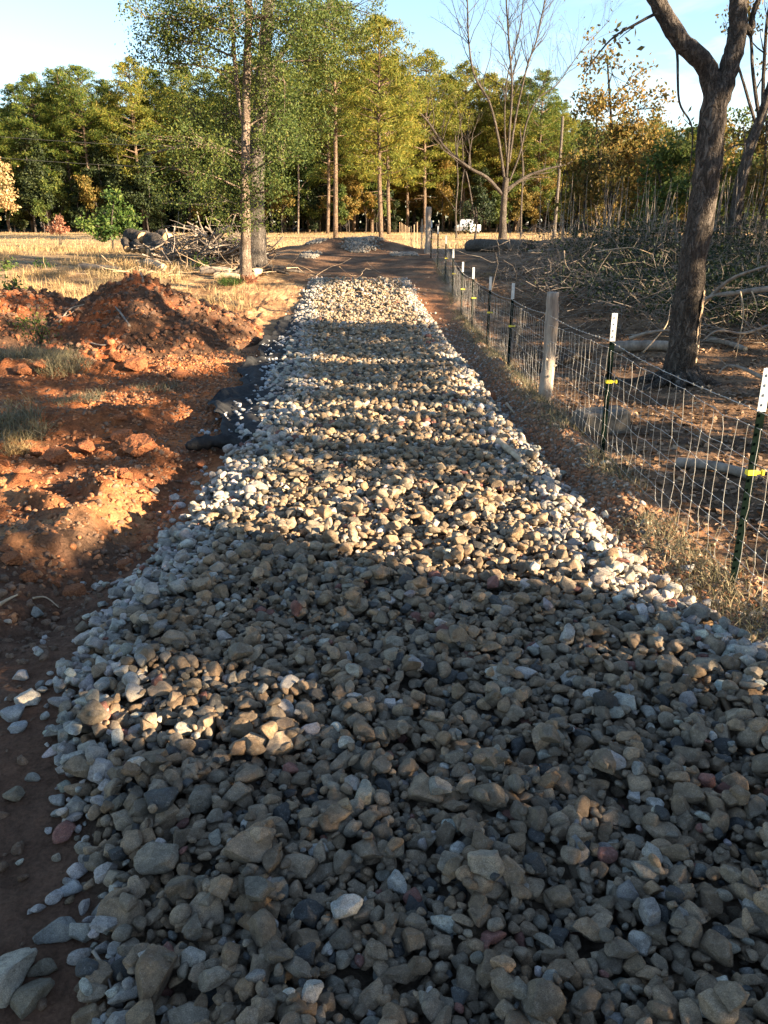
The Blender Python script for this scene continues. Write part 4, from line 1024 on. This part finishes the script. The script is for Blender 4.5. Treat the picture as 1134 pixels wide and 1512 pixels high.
for n, (bx, by) in enumerate(((8, 398), (60, 402), (300, 396))):
    blob_tree('weed_bush', ['small green weed at the left edge of the straw ground', 'low green weed in the straw left of the heap top', 'green sprout in the straw beside the brush pile'][n], (bx, by), [([(bx, by), (bx, by-8)], .01, .005, True)], [(bx, by-7, 12, 6, 140)], 'leaf_fresh', 'bark_dark', float(ghit(bx, by)[1]), .09, 1., 'weed')

# ------------------------------------------------------------------ off-frame trees on the right, leaves placed by mask to cast the long shadows
LITP = [[(0, 690), (335, 690), (262, 775), (150, 838), (60, 885), (0, 840)],
        [(150, 880), (185, 830), (232, 778), (240, 800), (190, 870)],
        [(90, 985), (240, 972), (430, 1000), (490, 1075), (390, 1095), (250, 1050), (110, 1040), (60, 1055), (20, 1045), (40, 1020)],
        [(820, 715), (900, 735), (1134, 800), (1134, 872), (1080, 872), (985, 850), (905, 800)],
        [(0, 650), (200, 648), (330, 655), (310, 672), (100, 668), (0, 672)],
        [(120, 520), (400, 522), (400, 545), (250, 548), (0, 560), (0, 538)],
        [(790, 885), (860, 890), (850, 910), (790, 905)], [(640, 560), (700, 545), (740, 570), (690, 580)],
        [(750, 545), (900, 590), (1134, 640), (1134, 655), (900, 612), (760, 575)],
        [(690, 460), (720, 480), (730, 500), (700, 495)], [(80, 580), (230, 578), (240, 600), (90, 610)]]
LITY = [(423, 476), (519, 532), (563, 575), (591, 602), (612, 620), (635, 645), (674, 691), (705, 810)]
def inpoly(x, y, P):
    r = np.zeros(x.shape, bool); n = len(P)
    for i in range(n):
        x1, y1 = P[i]; x2, y2 = P[(i+1) % n]
        c = ((y1 > y) != (y2 > y)) & (x < (x2-x1)*(y-y1)/(y2-y1+1e-9)+x1); r ^= c
    return r
def lit(x, y):
    z = zg(x, y)+np.where((x > left_edge(y)) & (x < right_edge(y)) & (y < 25), .13, 0); px_, py_, _ = proj(np.stack([x, y, z], -1))
    wob = fbm(x*2.2, y*2.2, 3, 160); px2 = px_+wob*40; py2 = py_+wob*14*np.clip((py_-380)/300, .1, 1.6)
    L = np.zeros(x.shape, bool)
    for P in LITP: L |= inpoly(px2, py2, P)
    road = (x > left_edge(y)-.25) & (x < right_edge(y)+.35)
    pr = py_+fbm(x*1.1, y*1.1, 3, 165)*np.clip((py_-400)*.04, 2, 12)-(px_-567)*.03
    for a, b in LITY:
        bb = b+(px_-567)*.14 if b == 810 else b
        L |= road & (pr > a) & (pr < bb)
    dap = fbm(x*1.6, y*1.3, 3, 170)
    L |= (~road) & (y > 4.6) & (dap > np.where(x < 0, .34, .2))
    L |= (x < -2.3) & (y > 14.5) & (y < 24) 
    L |= (x < -2.3) & (y > 24) & (dap > -.1)
    L |= (y > 21.5) & (x < 2) & (dap > .12)
    L |= road & (y > 4.6) & (dap > .38)
    L &= ~((y < 2.6) | ((y < 4.0) & (x > 0)))
    return L
nL = 230000
Gx = rng.uniform(-11, 14, nL); Gy = -3+rng.random(nL)*42
k = ~(((Gy < 4.3) & (lit(Gx-.3, Gy) | lit(Gx+.3, Gy) | lit(Gx, Gy+.12) | lit(Gx, Gy-.12))) | lit(Gx, Gy) | lit(Gx, Gy+.06) | lit(Gx, Gy-.06)); Gx, Gy = Gx[k], Gy[k]
near_ok = (Gx < .52*Gy+3); Gx, Gy = Gx[near_ok], Gy[near_ok]
# travel towards the sun until the tree belt is reached
slope = -S[1]/S[0]; tz = S[2]/S[0]
t0 = (8.5+.55*Gy-Gx*1.0)/(1+.55*slope)    # x = 8.5+.55*y
t0 = np.maximum(t0, 0)+rng.uniform(.2, 3.2, len(Gx))
Gz = zg(Gx, Gy)+np.where((Gx > left_edge(Gy)) & (Gx < right_edge(Gy)) & (Gy < 25), .13, 0)
P = np.column_stack([Gx+t0, Gy-slope*t0, Gz+tz*t0])
pxx, pyy, dd = proj(P)
inview = (P[:, 1] > .2) & (np.abs(pxx-567) < 640); P = P[~inview]
# drop leaves that would shade the slim tree and oak
def clearof(P, cx, cy, rad_, zmin, zmax):
    t = (P[:, 0]-cx)/S[0]; yy = P[:, 1]-t*S[1]; zz_ = P[:, 2]-t*S[2]
    return ~((np.abs(yy-cy) < rad_) & (zz_ > zmin) & (zz_ < zmax))
# extra leaves added to put the heap in dappled shade
nh = 9000; hx1 = rng.uniform(hc[0]-5.5, hc[0]+2.4, nh); hy1 = rng.uniform(13.8, 18, nh); hz1 = heap(hx1, hy1); kk = (hz1 > .15) & (fbm(hx1*1.1, hy1*1.1+hz1, 3, 190) < .16)
hx1, hy1, hz1 = hx1[kk], hy1[kk], hz1[kk]; t1 = (8.5+.55*hy1-hx1)/(1+.55*slope)+rng.uniform(.2, 3.2, len(hx1))
P = np.vstack([P, np.column_stack([hx1+t1, hy1-slope*t1, zg(hx1, hy1)+hz1+tz*t1])])
m_ = clearof(P, -4.4, 25.5, 1.2, .2, 12) ; P = P[m_]
ty_ = np.array([-9, -6.2, -3.6, -1.4, 1.2, 3.8, 6.4, 9.2, 12, 15, 18, 21.5, 25, 29, 33]); txx = 10.3+.55*ty_+np.array([.3, -.3, .4, 0, .5, -.2, .3, .1, -.3, .2, .4, 0, .2, -.2, .3])
txx = np.maximum(txx, 5.5)
own = np.argmin(np.abs(P[:, 1][:, None]-ty_[None]), 1)
for j in range(len(ty_)):
    Q = P[own == j]
    if len(Q) < 20: continue
    bpj = np.array([txx[j], ty_[j], float(zg(txx[j], ty_[j]))]); root = empty('shade_tree', bpj, 'unseen evergreen tree right of the frame, crown shaped to shade the track', 'tree', 'trees right of the view')
    top = Q[:, 2].max(); tr = MB(); tr.tube([np.array([0, 0, -.1]), np.array([.1, .05, top*.5]), np.array([0, .1, top*.9])], [.11, .08, .03], 8)
    for q in Q[::60]:
        v = q-bpj; tr.tube([np.array([0, 0, max(.2, v[2]*.7)]), v], [.025, .006], 3, cap=False)
    tr.build('trunk', M['bark_dark'], root); cr = MB(); cr.leaves(Q-bpj, rng.uniform(.12, .23, len(Q)), .6); cr.build('crown', M['leaf_dark'], root, False)

# ------------------------------------------------------------------ fence
FX = 2.02
fence = empty('wire_fence', (FX, 4.34, float(zg(FX, 4.34))), 'woven wire and barbed wire fence on dark T-posts along the right of the track', 'fence')
fb = np.array(fence.location)
fy = [1.55, 4.34, 7.05, 9.85, 12.8, 15.5, 18.3, 20.8, 23.1, 25.3, 27.8, 30.7, 34, 38, 43, 48, 54, 60, 67, 74, 82, 90, 99, 108]
def fx(y): return FX+.10*(1-sst(4, 7, y))+.05*(1-sst(1.5, 4.3, y))-.05*sst(8, 30, y)-.25*sst(20, 33, y)+.3*sst(40, 100, y)
def gz(y): return zg(fx(y), y)
def tpost(y, first=False):
    x = float(fx(y)); z = float(gz(y)); H = 1.30; lean = random.uniform(-.012, .012)
    b = MB(); off = np.array([x, y, z])-fb
    # T section: flange facing the camera plus the stem behind, studs on the face
    w_, t_, s_ = .023, .004, .026
    prof = [(-w_, 0), (w_, 0), (w_, t_), (t_/2, t_), (t_/2, s_), (-t_/2, s_), (-t_/2, t_), (-w_, t_)]
    for za, zb, bb in ((-.25, 1.06, b),):
        vv = [(p[0]+lean*zz_, p[1], zz_) for zz_ in (za, zb) for p in prof]; n_ = len(prof)
        qq = [(k, (k+1) % n_, n_+(k+1) % n_, n_+k) for k in range(n_)]; bb.add(np.array(vv)+off, qq)
    for k in range(19): b.box(off+np.array([-.006+lean*k*.055, -.007, .04+k*.055]), off+np.array([.006+lean*k*.055, .0005, .054+k*.055]))
    po = b.build('post', M['tpost' if y < 36 else 'palewood'], fence, False)
    b = MB(); vv = [(p[0]*1.06+lean*zz_, p[1]*1.06-.0008, zz_) for zz_ in (1.058, H) for p in prof]; n_ = len(prof)
    b.add(np.array(vv)+off, [(k, (k+1) % n_, n_+(k+1) % n_, n_+k) for k in range(n_)]+[(n_, n_+1, n_+2, n_+7), (n_+3, n_+4, n_+5, n_+6)])
    for k in range(4): b.box(off+np.array([-.006, -.007, 1.09+k*.055]), off+np.array([.006, .0005, 1.104+k*.055]))
    b.build('white_tip', M['white' if y < 36 else 'palewood'], po, False)
    if y < 32:
        b = MB(); zc = .70 if y < 10 else .64
        b.box(off+np.array([-.028, -.012, zc-.016]), off+np.array([.028, .028, zc+.016]), .004)
        b.box(off+np.array([.026, -.006, zc-.009]), off+np.array([.062, .012, zc+.009]), .003)
        b.box(off+np.array([.056, -.011, zc-.015]), off+np.array([.072, .017, zc+.015]), .003)
        b.build('insulator', M['yellow'], po, False)
for k, y in enumerate(fy):
    if k == 3: continue
    tpost(y)
def wood_post(px_, y, H, r, label):
    x = fx(y) if px_ is None else float(at(px_, 400, y)[0]); z = float(zg(x, y)); off = np.array([x, y, z])-fb
    b = MB(); zs = np.linspace(-.25, H, 26); P = np.column_stack([.02*np.sin(zs*3.1)+off[0]+.03*zs, .015*np.sin(zs*2.3)+off[1], zs+off[2]])
    v0 = b.n; b.tube(P, r*(1+.07*np.sin(zs*9)+.12*np.exp(-zs*3)), 14, jit=.09)
    for k in range(7):
        zz_ = random.uniform(.2, H-.1); a = random.uniform(-2.4, .2); c = np.array([np.interp(zz_, zs, P[:, 0]), np.interp(zz_, zs, P[:, 1]), zz_+off[2]])
        dv = np.array([math.cos(a), math.sin(a), .35]); b.tube([c+dv*r*.5, c+dv*r*1.35], [.022, .012], 6, jit=.15)
    o = b.build('wooden_post', M['postwood'], fence, True); o['label'] = label
wood_post(None, 9.85, 1.32, .078, 'weathered split cedar post with knots'); wood_post(None, 33.2, 1.75, .11, 'tall far wooden corner post')
# woven wire + barbed wire
wm = MB(); hs = [.04, .16, .28, .42, .58, .76, .95]
ys = np.arange(1.55, 40, .152); npn = len(ys)
Wy = ys[:, None]+rng.normal(0, .012, (npn, len(hs))); Wz = np.array(hs)[None]+rng.normal(0, .006, (npn, len(hs)))+.02*np.sin(ys*1.1)[:, None]
Wx = fx(ys)[:, None]-.012+rng.normal(0, .006, (npn, len(hs)))
base_ = gz(ys); base_s = np.convolve(np.pad(base_, 10, mode='edge'), np.ones(21)/21, 'valid')
Wn = np.stack([Wx, Wy, Wz+base_s[:, None]+.03], -1)-fb
for j in range(len(hs)):
    wm.tube(Wn[:, j], np.interp(ys, [4, 9, 40], [.0022, .0016, .0014]), 4, cap=False)
for k in range(npn):
    if ys[k] > 30 and k % 2: continue
    p = Wn[k]; q = smooth_poly(p, 2)+rng.normal(0, .003, (2*len(hs)-1, 3)); wm.tube(q, float(np.interp(ys[k], [4, 9, 40], [.0021, .0016, .0015])), 4, cap=False)
    if ys[k] < 12:
        for j in range(1, len(hs)): wm.tube([p[j]-np.array([0, .007, 0]), p[j]+np.array([0, .007, 0])], .0048, 5)
wm.build('woven_wire', M['wire'], fence)
bw = MB(); yb = np.arange(1.55, 60, .1); zb = np.interp(yb, fy, [float(gz(a))+1.06 for a in fy])-.03*np.abs(np.sin((yb-1.55)/2.8*math.pi))
bz = np.column_stack([fx(yb)-.015, yb, zb])-fb
bw.tube(bz, .0018, 4, cap=False); bw.tube(bz+np.column_stack([.003*np.cos(yb*40), 0*yb, .003*np.sin(yb*40)]), .0022, 4, cap=False)
for y in np.arange(1.6, 22, .13):
    c = np.array([fx(y)-.015, y, np.interp(y, yb, zb)])-fb
    for _ in range(3):
        v = rng.normal(size=3)*np.array([.6, .8, 1]); v /= np.linalg.norm(v); bw.tube([c-v*.012, c+v*.012], .0016, 3)
bw.build('barbed_wire', M['wire'], fence)
lw = MB(); yl = np.arange(1.55, 32, .3); lw.tube(np.column_stack([fx(yl)+.055, yl, np.interp(yl, fy, [float(gz(a))+.68 for a in fy])])-fb, .0016, 4, cap=False); lw.build('electric_wire', M['wire'], fence)

# ------------------------------------------------------------------ black fabric on the left margin
fy_ = np.arange(7.6, 20.6, .05); U = np.linspace(0, 1, 26); mb = MB()
Vs = []
for y in fy_:
    l = float(left_edge(y)); out = l-.08-.40*math.sin(max(0.02, min(1, (y-7.5)/2.2))*math.pi/2)*(1-.06*(y > 12)*(y-12))*(1+.22*math.sin(y*2.1)+.12*math.sin(y*6.7)); inn = l+.3
    for u_ in U:
        x = inn+(out-inn)*u_; fold = .05*math.sin(u_*11+y*2.7+2*math.sin(y*1.9))+.06*abs(float(fbm(x*4.5+y, y*4.5, 3, 180)))+.05*(u_ > .86)*(.6+.5*math.sin(y*4))
        Vs.append((x, y, float(zg(x, y))+.05+fold*(.35+.65*u_)+.02))
nU = len(U); q = [(r_*nU+k, r_*nU+k+1, (r_+1)*nU+k+1, (r_+1)*nU+k) for r_ in range(len(fy_)-1) for k in range(nU-1)]
mb.add(Vs, q); fo = mb.build('ground_fabric', M['fabric'], None, True, (float(left_edge(12))-.3, 12., float(zg(left_edge(12)-.3, 12)))); tag(fo, 'crumpled black landscape fabric showing along the left rim of the gravel', 'fabric')
md = fo.modifiers.new('thick', 'SOLIDIFY'); md.thickness = .004
mb = MB(); rp = ghit(310, 668)
mb.tube(smooth_poly([rp+np.array([-.22, -.05, .06]), rp+np.array([-.02, 0, .09]), rp+np.array([.2, .06, .08]), rp+np.array([.34, .02, .05])], 5), [.02, .04, .05, .06, .055, .07, .05, .055, .07, .05, .06, .045, .05, .035, .03, .015], 12, jit=.3)
tag(mb.build('fabric_roll', M['fabric'], None, True, rp), 'rolled black fabric end at the near corner of the fabric strip', 'fabric')
# pale stones lying on the fabric
mb = MB(); n = 170; y = rng.uniform(7.8, 16.5, n); x = left_edge(y)-rng.random(n)**1.8*.42; r_ = rng.uniform(.018, .038, n)
scatter(mb, np.column_stack([x, y, zg(x, y)+.10]), r_, rng.integers(0, NP_, n), rotmat(rng.uniform(0, 6, n), rng.normal(0, .3, n), rng.normal(0, .3, n)), np.array([.42, .42, .42])*(.7+.5*rng.random((n, 1))), 1)
tag(mb.build('scattered_gravel', M['gravel']), 'small pale stones scattered over the black fabric', None, None, 'stuff')

# ------------------------------------------------------------------ logs, brush, sticks
def log(label, p0, p1, r, barkm='bark_dark', cut='cutwood', name='log', group=None, ends=(1, 1), bend=.03):
    p0 = np.array(p0, float); p1 = np.array(p1, float); c = (p0+p1)/2; root = empty(name, c, label, 'log', group)
    b = MB(); t = np.linspace(0, 1, 12)[:, None]; P = p0+(p1-p0)*t+np.sin(t*math.pi)*np.array([0, 0, bend])-c
    P = P+rng.normal(size=P.shape)*r*.05*(1 if len(P) > 3 and np.linalg.norm(p1-p0) > 1.5 else 0); b.tube(P, r*(1.05-.18*t[:, 0]+.06*np.sin(t[:, 0]*9)), 18, cap=False, jit=.07); b.build('bark', M[barkm], root)
    d = (p1-p0)/np.linalg.norm(p1-p0)
    for e, (pp_, s_) in enumerate(((P[0], -1), (P[-1], 1))):
        if not ends[e]: continue
        b = MB(); b.tube([pp_-s_*d*.02, pp_+s_*d*.006], r*(1.0 if e == 0 else .87), 18, jit=.03); b.build('cut_end', M[cut], root)
def lp(px_, py_, d): return at(px_, py_, d)
dl = 32.
G_ = 'sawn logs in the pile left of the oak'
log('largest sawn log of the pile, cut end facing right', lp(226, 357, 32.9), lp(239, 373, 31.2), .37, group=G_, ends=(0, 1))
log('long dark log with yellow cut at the back left of the pile', lp(192, 350, 33.6), lp(212, 353, 32.9), .30, group=G_)
log('yellow-ended log in the middle of the pile', lp(213, 352, 33.3), lp(226, 356, 32.8), .28, 'bark_grey', 'palewood', group=G_)
log('dark log lying on top at the right back of the pile', lp(238, 350, 33.8), lp(248, 352, 33.4), .28, 'bark_dark', group=G_)
log('small round log end in front, second from the pile left', lp(201, 360, 32.6), lp(206, 368, 31.9), .17, group=G_)
log('small log end at the very front of the pile', lp(206, 366, 32.1), lp(212, 371, 31.6), .14, group=G_)
log('small log standing out at the far left of the pile', lp(184, 356, 33.1), lp(188, 368, 32.2), .15, group=G_)
log('short stub between the small ends and the largest log', lp(222, 362, 32.2), lp(222, 373, 31.5), .17, 'bark_grey', 'palewood', group=G_)
log('thin log end at the left of the pile', lp(194, 362, 32.8), lp(197, 370, 32.2), .12, group=G_)
log('upright dark stump slab right of the largest log', lp(253, 374, 31.2), lp(255, 356, 31.6), .2, 'bark_dark', group=G_)
def gl(label, a, b, r, m='deadwood', cut='palewood', grp=None, name='log'):
    A = ghit(*a); B = ghit(*b); log(label, A+np.array([0, 0, r*.8]), B+np.array([0, 0, r*.8]), r, m, cut, name, grp)
gl('pale split log lying in the straw below the pile', (218, 392), (242, 400), .13, 'palewood')
gl('long pale fallen pole in the straw, left of the split log', (118, 398), (178, 402), .09, 'deadwood')
gl('pale log lying left of the slim tree base', (318, 412), (354, 414), .10, 'palewood')
gl('short pale log right beside the slim tree base', (372, 410), (386, 408), .13, 'palewood')
gl('grey log lying in front of the oak roots', (298, 405), (340, 406), .12, 'deadwood')
gl('big grey fallen log in front of the bare tree', (694, 370), (782, 372), .24, 'bark_grey', 'bark_dark')
gl('dark fallen log behind the wooden post', (800, 548), (872, 528), .07, 'bark_dark', 'bark_dark')
gl('grey log lying behind the second fence post, right', (905, 520), (1010, 520), .10, 'deadwood')
gl('pale short log in the thicket shade', (870, 424), (925, 412), .10, 'palewood')
gl('thin grey log in the leaves behind the nearest post', (1000, 690), (1115, 712), .045, 'deadwood')
gl('broken grey log lying at right behind the forked tree', (1045, 505), (1100, 520), .05, 'deadwood')
# concrete block behind the fence
cb = ghit(880, 640); mb = MB(); mb.box((-.28, -.14, -.25), (.28, .16, .24), .03); o = mb.build('concrete_block', M['concrete'], None, False); o.location = (float(cb[0])+.05, float(cb[1]), float(cb[2])+.02); o.rotation_euler = (.04, -.03, .25)
tag(o, 'weathered grey block sunk in leaves behind the second fence post', 'block')
# brush pile left
def sticks(mb, c, rad_, n, L, r, flat=.35, up=0.):
    for _ in range(n):
        p = c+rng.normal(size=3)*rad_; d = rng.normal(size=3); d[2] = d[2]*flat+up; d /= np.linalg.norm(d); l = L*random.uniform(.4, 1.3); m = 4; pts = [p-d*l/2]
        for k in range(m): d = d+rng.normal(size=3)*.22; d /= np.linalg.norm(d); pts.append(pts[-1]+d*l/m)
        pts = np.array(pts); g_ = zg(pts[:, 0], pts[:, 1]); pts[:, 2] = np.maximum(pts[:, 2], g_+.01); mb.tube(pts, np.linspace(r*random.uniform(.5, 1.3), r*.25, m+1), 4, cap=False)
mb = MB(); c = ghit(312, 390)+np.array([0, 1., .4])
sticks(mb, c, np.array([.85, .8, .30]), 420, 1.4, .028); sticks(mb, c+np.array([.3, 0, .1]), np.array([.6, .5, .25]), 40, 1.6, .07)
mb.tube(smooth_poly([c+np.array([-.6, -.6, -.3]), c+np.array([0, -.3, .1]), c+np.array([.7, .1, .4])], 4), np.linspace(.18, .1, 9), 8, jit=.1)
tag(mb.build('brush_pile', M['deadwood']), 'tangled grey pile of roots and branches between the logs and the oak', 'brush pile')
mb = MB(); c = ghit(290, 404); sticks(mb, c+np.array([0, 0, .1]), np.array([2.2, .8, .04]), 110, 1.1, .014)
tag(mb.build('ground_sticks', M['palewood'], None), 'pale broken sticks strewn over the straw before the brush pile', None, None, 'stuff')
# thicket on the right bank: tangled sticks and dark evergreen cover
mb = MB(); lf = MB()
for _ in range(230):
    pxx = random.uniform(770, 1180); pyy = random.uniform(362, 500); p = ghit(pxx, pyy)
    if p[0] < 3.2 or pyy > 440+max(0, (pxx-800))*.25: continue
    sticks(mb, p+np.array([0, 0, .35]), np.array([.9, .7, .2]), 16, 1.5, .008, .5, .1)
    if pxx > 840: n_ = 170 if 880 < pxx else 60; lf.leaves(p+np.array([0, 0, .3])+np.abs(rng.normal(size=(n_, 3)))*np.array([0, 0, .35])+rng.normal(size=(n_, 3))*np.array([.8, .7, .08]), rng.uniform(.05, .11, n_), .5)
for _ in range(170):
    pxx = random.uniform(790, 1180); p = ghit(pxx, random.uniform(356, 400))
    if p[0] < 4: continue
    hh = random.uniform(.8, 2.6); q_ = p+np.array([random.uniform(-.3, .3), 0, hh]); mb.tube(smooth_poly([p-np.array([0, 0, .05]), (p+q_)/2+rng.normal(size=3)*.06, q_], 3), np.linspace(.016, .004, 7), 4, cap=False)
tag(mb.build('thicket_sticks', M['deadwood']), 'grey tangle of thin dead sticks over the shaded right bank', None, None, 'stuff')
tag(lf.build('thicket_leaves', M['leaf_dark'], None, False), 'dark evergreen undergrowth on the shaded right bank', None, None, 'stuff')
# larger dead branches, each its own thing
def branch(label, pts, r, m='deadwood', dens=.9, g='dead branches lying on the right bank', rel=0):
    P = np.array([at(*p) for p in pts]); bp_ = P[0].copy(); random.seed(int(pts[0][0])); b = MB(); Q = smooth_poly(P, 4); b.tube(Q, np.linspace(r, r*.3, len(Q)), 8, jit=.08); ramify(b, Q, r*.8, r*.3, 2, dens, .05, .35, None, .8, .15)
    o = b.build('fallen_branch', M[m], None, True, bp_); tag(o, label, 'branch', g)
branch('long pale fallen bough arching in from the right edge', [(1150, 425, 14.5), (1090, 432, 14.8), (1045, 440, 15.2), (1020, 462, 15.2)], .06)
branch('grey bough rising right above the long pale one', [(1035, 452, 15.4), (1075, 415, 15), (1110, 400, 14.6), (1150, 388, 14.2)], .045)
branch('thin white stick hanging upright right of the forked trunk', [(1093, 430, 13.6), (1098, 460, 13.4), (1092, 500, 13.2), (1086, 530, 13.2)], .012, 'palewood', .3)
branch('second thin hanging stick near the right edge', [(1110, 430, 13.8), (1118, 455, 13.7), (1108, 480, 13.6)], .012, 'palewood', .3)
branch('curved pale stick standing left of the thicket centre', [(833, 370, 22), (836, 392, 22), (850, 408, 22), (858, 420, 22)], .018, 'palewood', .3)
branch('pale stick propped against the thicket left of forked trunk', [(950, 520, 12.6), (968, 500, 12.8), (985, 478, 13), (990, 450, 13.2)], .014, 'palewood', .4)
branch('bent grey branch lying left of the forked trunk', [(930, 500, 13.2), (955, 492, 13), (985, 488, 12.8), (1010, 492, 12.6)], .035, 'deadwood', .6)
branch('dark forked branch lying across the bank top', [(850, 328, 31), (872, 338, 31), (900, 345, 31), (925, 352, 31)], .11, 'bark_dark', .3)
branch('long grey branch on the bank by the fallen log', [(780, 372, 27), (830, 368, 27), (880, 366, 27), (930, 372, 27)], .06, 'deadwood', .5)
branch('pale branch poking right at mid bank', [(880, 372, 22), (905, 368, 22), (935, 366, 22), (962, 375, 22)], .02, 'palewood', .6)
branch('low twiggy branch at the right edge below the boughs', [(1150, 475, 13), (1100, 492, 13), (1060, 488, 13), (1035, 505, 13)], .03, 'deadwood', 1.2)
branch('twiggy dead branch beside the near forked trunk roots', [(1130, 560, 10.6), (1100, 545, 10.8), (1075, 540, 11), (1060, 552, 11)], .03, 'deadwood', 1.0)
# sticks on the heap and road margins
def gstick(label, pts, r, m='palewood', lift=.03):
    P = np.array([ghit(*p)+np.array([0, 0, lift]) for p in pts]); bp_ = P[0].copy(); b = MB(); Q = smooth_poly(P, 5); b.tube(Q, np.linspace(r, r*.4, len(Q)), 6, jit=.1)
    tag(b.build('stick', M[m], None, True, bp_), label, 'stick', 'sticks lying beside the track')
gstick('brown split board stub on the bank below the wooden post', [(748, 600), (758, 614)], .025, 'palewood')
gstick('old split timber lying along the right rim of the sunlit gravel', [(735, 668), (758, 688), (772, 702)], .04, 'palewood', .10)
gstick('curved pale root on the dirt at the left edge', [(2, 905), (14, 893), (28, 888)], .012)
gstick('thin root in the shaded dirt left of the track', [(50, 893), (70, 895), (88, 905)], .007)
gstick('short stick on the clay right of the lumps ridge', [(215, 668), (226, 660), (231, 655)], .008)
gstick('pale twig lying at the bottom left rim of the gravel', [(142, 1430), (160, 1460), (172, 1500)], .006, 'deadwood', .06)
def hstick(label, pts, r):
    P = []
    for (pxx, pyy) in pts:
        ds = np.linspace(13.5, 18, 400); best = None
        for d_ in ds:
            p = at(pxx, pyy, d_)
            if p[2] < float(zg(p[0], d_))+float(heap(np.array(p[0]), np.array(d_))): best = p; break
        P.append(best if best is not None else at(pxx, pyy, 16.))
    P = np.array(P)+np.array([0, -.02, .03]); b = MB(); Q = smooth_poly(P, 4); b.tube(Q, np.linspace(r, r*.4, len(Q)), 6, jit=.1); tag(b.build('stick', M['deadwood'], None, True, P[0].copy()), label, 'stick', 'sticks caught in the clay heap')
hstick('pale stick stuck in the front of the clay heap', [(192, 484), (180, 466), (171, 455)], .03)
hstick('short dark snag poking from the heap crest', [(212, 418), (208, 405)], .03)
hstick('bent twig on the left flank of the heap', [(88, 478), (105, 458), (125, 452)], .02)
hstick('pale curved root at the foot of the heap', [(132, 508), (155, 512), (174, 502)], .02)
hstick('second twig on the dark shoulder of the heap', [(84, 470), (100, 468), (118, 455)], .012)

# ------------------------------------------------------------------ power lines with their poles
tag_grp = 'power line poles'
pA = at(-260, 250, 100); pB = at(398, 250, 109)
for (p, lb) in ((pA, 'wooden power pole standing outside the left of the frame'), (pB, 'wooden power pole hidden behind the tall oak crown')):
    z0 = float(zg(p[0], p[1])); r_ = empty('power_pole', (p[0], p[1], z0), lb, 'power pole', tag_grp); b = MB(); b.tube([(0, 0, -.3), (0, 0, 6), (0, 0, 12.6)], [.15, .13, .1], 10); b.build('pole', M['bark_grey'], r_); b = MB(); b.box((-.9, -.06, 11.9), (.9, .06, 12.02)); b.build('crossarm', M['deadwood'], r_, False)
for (ya, yb, lb) in ((202, 221, 'upper thin power line crossing the left woods'), (233, 248, 'lower thin power line crossing the left woods')):
    a = at(-260, ya-22, 100); m = at(0, ya, 104); c = at(398, yb, 109); P = smooth_poly([a, m, at(190, ya+12, 106.5), c], 8); b = MB(); b.tube(P, .028, 4, cap=False); tag(b.build('power_line', M['cable']), lb, 'power line', 'power lines')

# ------------------------------------------------------------------ white pickup beyond the rise
tp = at(691, 345, 102); tz0 = float(zg(tp[0], 102))
tk = empty('pickup_truck', (tp[0], 102, tz0-.1), 'white pickup truck parked in the field left of the bare tree', 'truck')
def sideprof(b, prof, y0, y1):
    n_ = len(prof); v = [(x, y0, z) for x, z in prof]+[(x, y1, z) for x, z in prof]; q = [(k, (k+1) % n_, n_+(k+1) % n_, n_+k) for k in range(n_)]; c0 = np.mean(prof, 0)
    v += [(c0[0], y0, c0[1]), (c0[0], y1, c0[1])]; t = [((k+1) % n_, k, 2*n_) for k in range(n_)]+[(n_+k, n_+(k+1) % n_, 2*n_+1) for k in range(n_)]; b.add(v, q, t)
b = MB(); sideprof(b, [(-2.6, .5), (-2.65, .95), (-2.55, 1.1), (-1.1, 1.18), (2.45, 1.18), (2.6, 1.1), (2.62, .55), (2.2, .45), (-2.2, .42)], -.9, .9); b.build('body', M['carpaint'], tk, False)
b = MB(); sideprof(b, [(-1.3, 1.17), (-.6, 1.72), (-.3, 1.8), (.7, 1.8), (.95, 1.7), (1.05, 1.17)], -.78, .78); b.build('cab', M['carpaint'], tk, False)
for s_ in (-1, 1):
  for pf in ([(-1.05, 1.22), (-.52, 1.66), (-.05, 1.7), (-.05, 1.22)], [(.03, 1.22), (.03, 1.7), (.66, 1.7), (.85, 1.22)]):
    b = MB(); sideprof(b, pf, s_*.79-.004, s_*.79+.004); b.build('window', M['glass'], tk, False)
for sx_ in (-1.7, 1.65):
    for sy_ in (-.82, .82):
        b = MB(); b.tube([(sx_, sy_-.12, .38), (sx_, sy_+.12, .38)], .38, 20); wh = b.build('wheel', M['tyre'], tk); b = MB(); b.tube([(sx_, sy_-.13, .38), (sx_, sy_+.13, .38)], .2, 14); b.build('rim', M['chrome'], wh)
for sy_ in (-.7, .7):
    b = MB(); b.box((2.6, sy_-.1, .75), (2.64, sy_+.1, 1.0)); b.build('tail_light', M['redlens'], tk, False)
    b = MB(); b.box((-2.67, sy_-.14, .78), (-2.6, sy_+.14, .95)); b.build('headlight', M['white'], tk, False)
tk.rotation_euler = (0, 0, 1.2)
print('objects', len(bpy.data.objects))
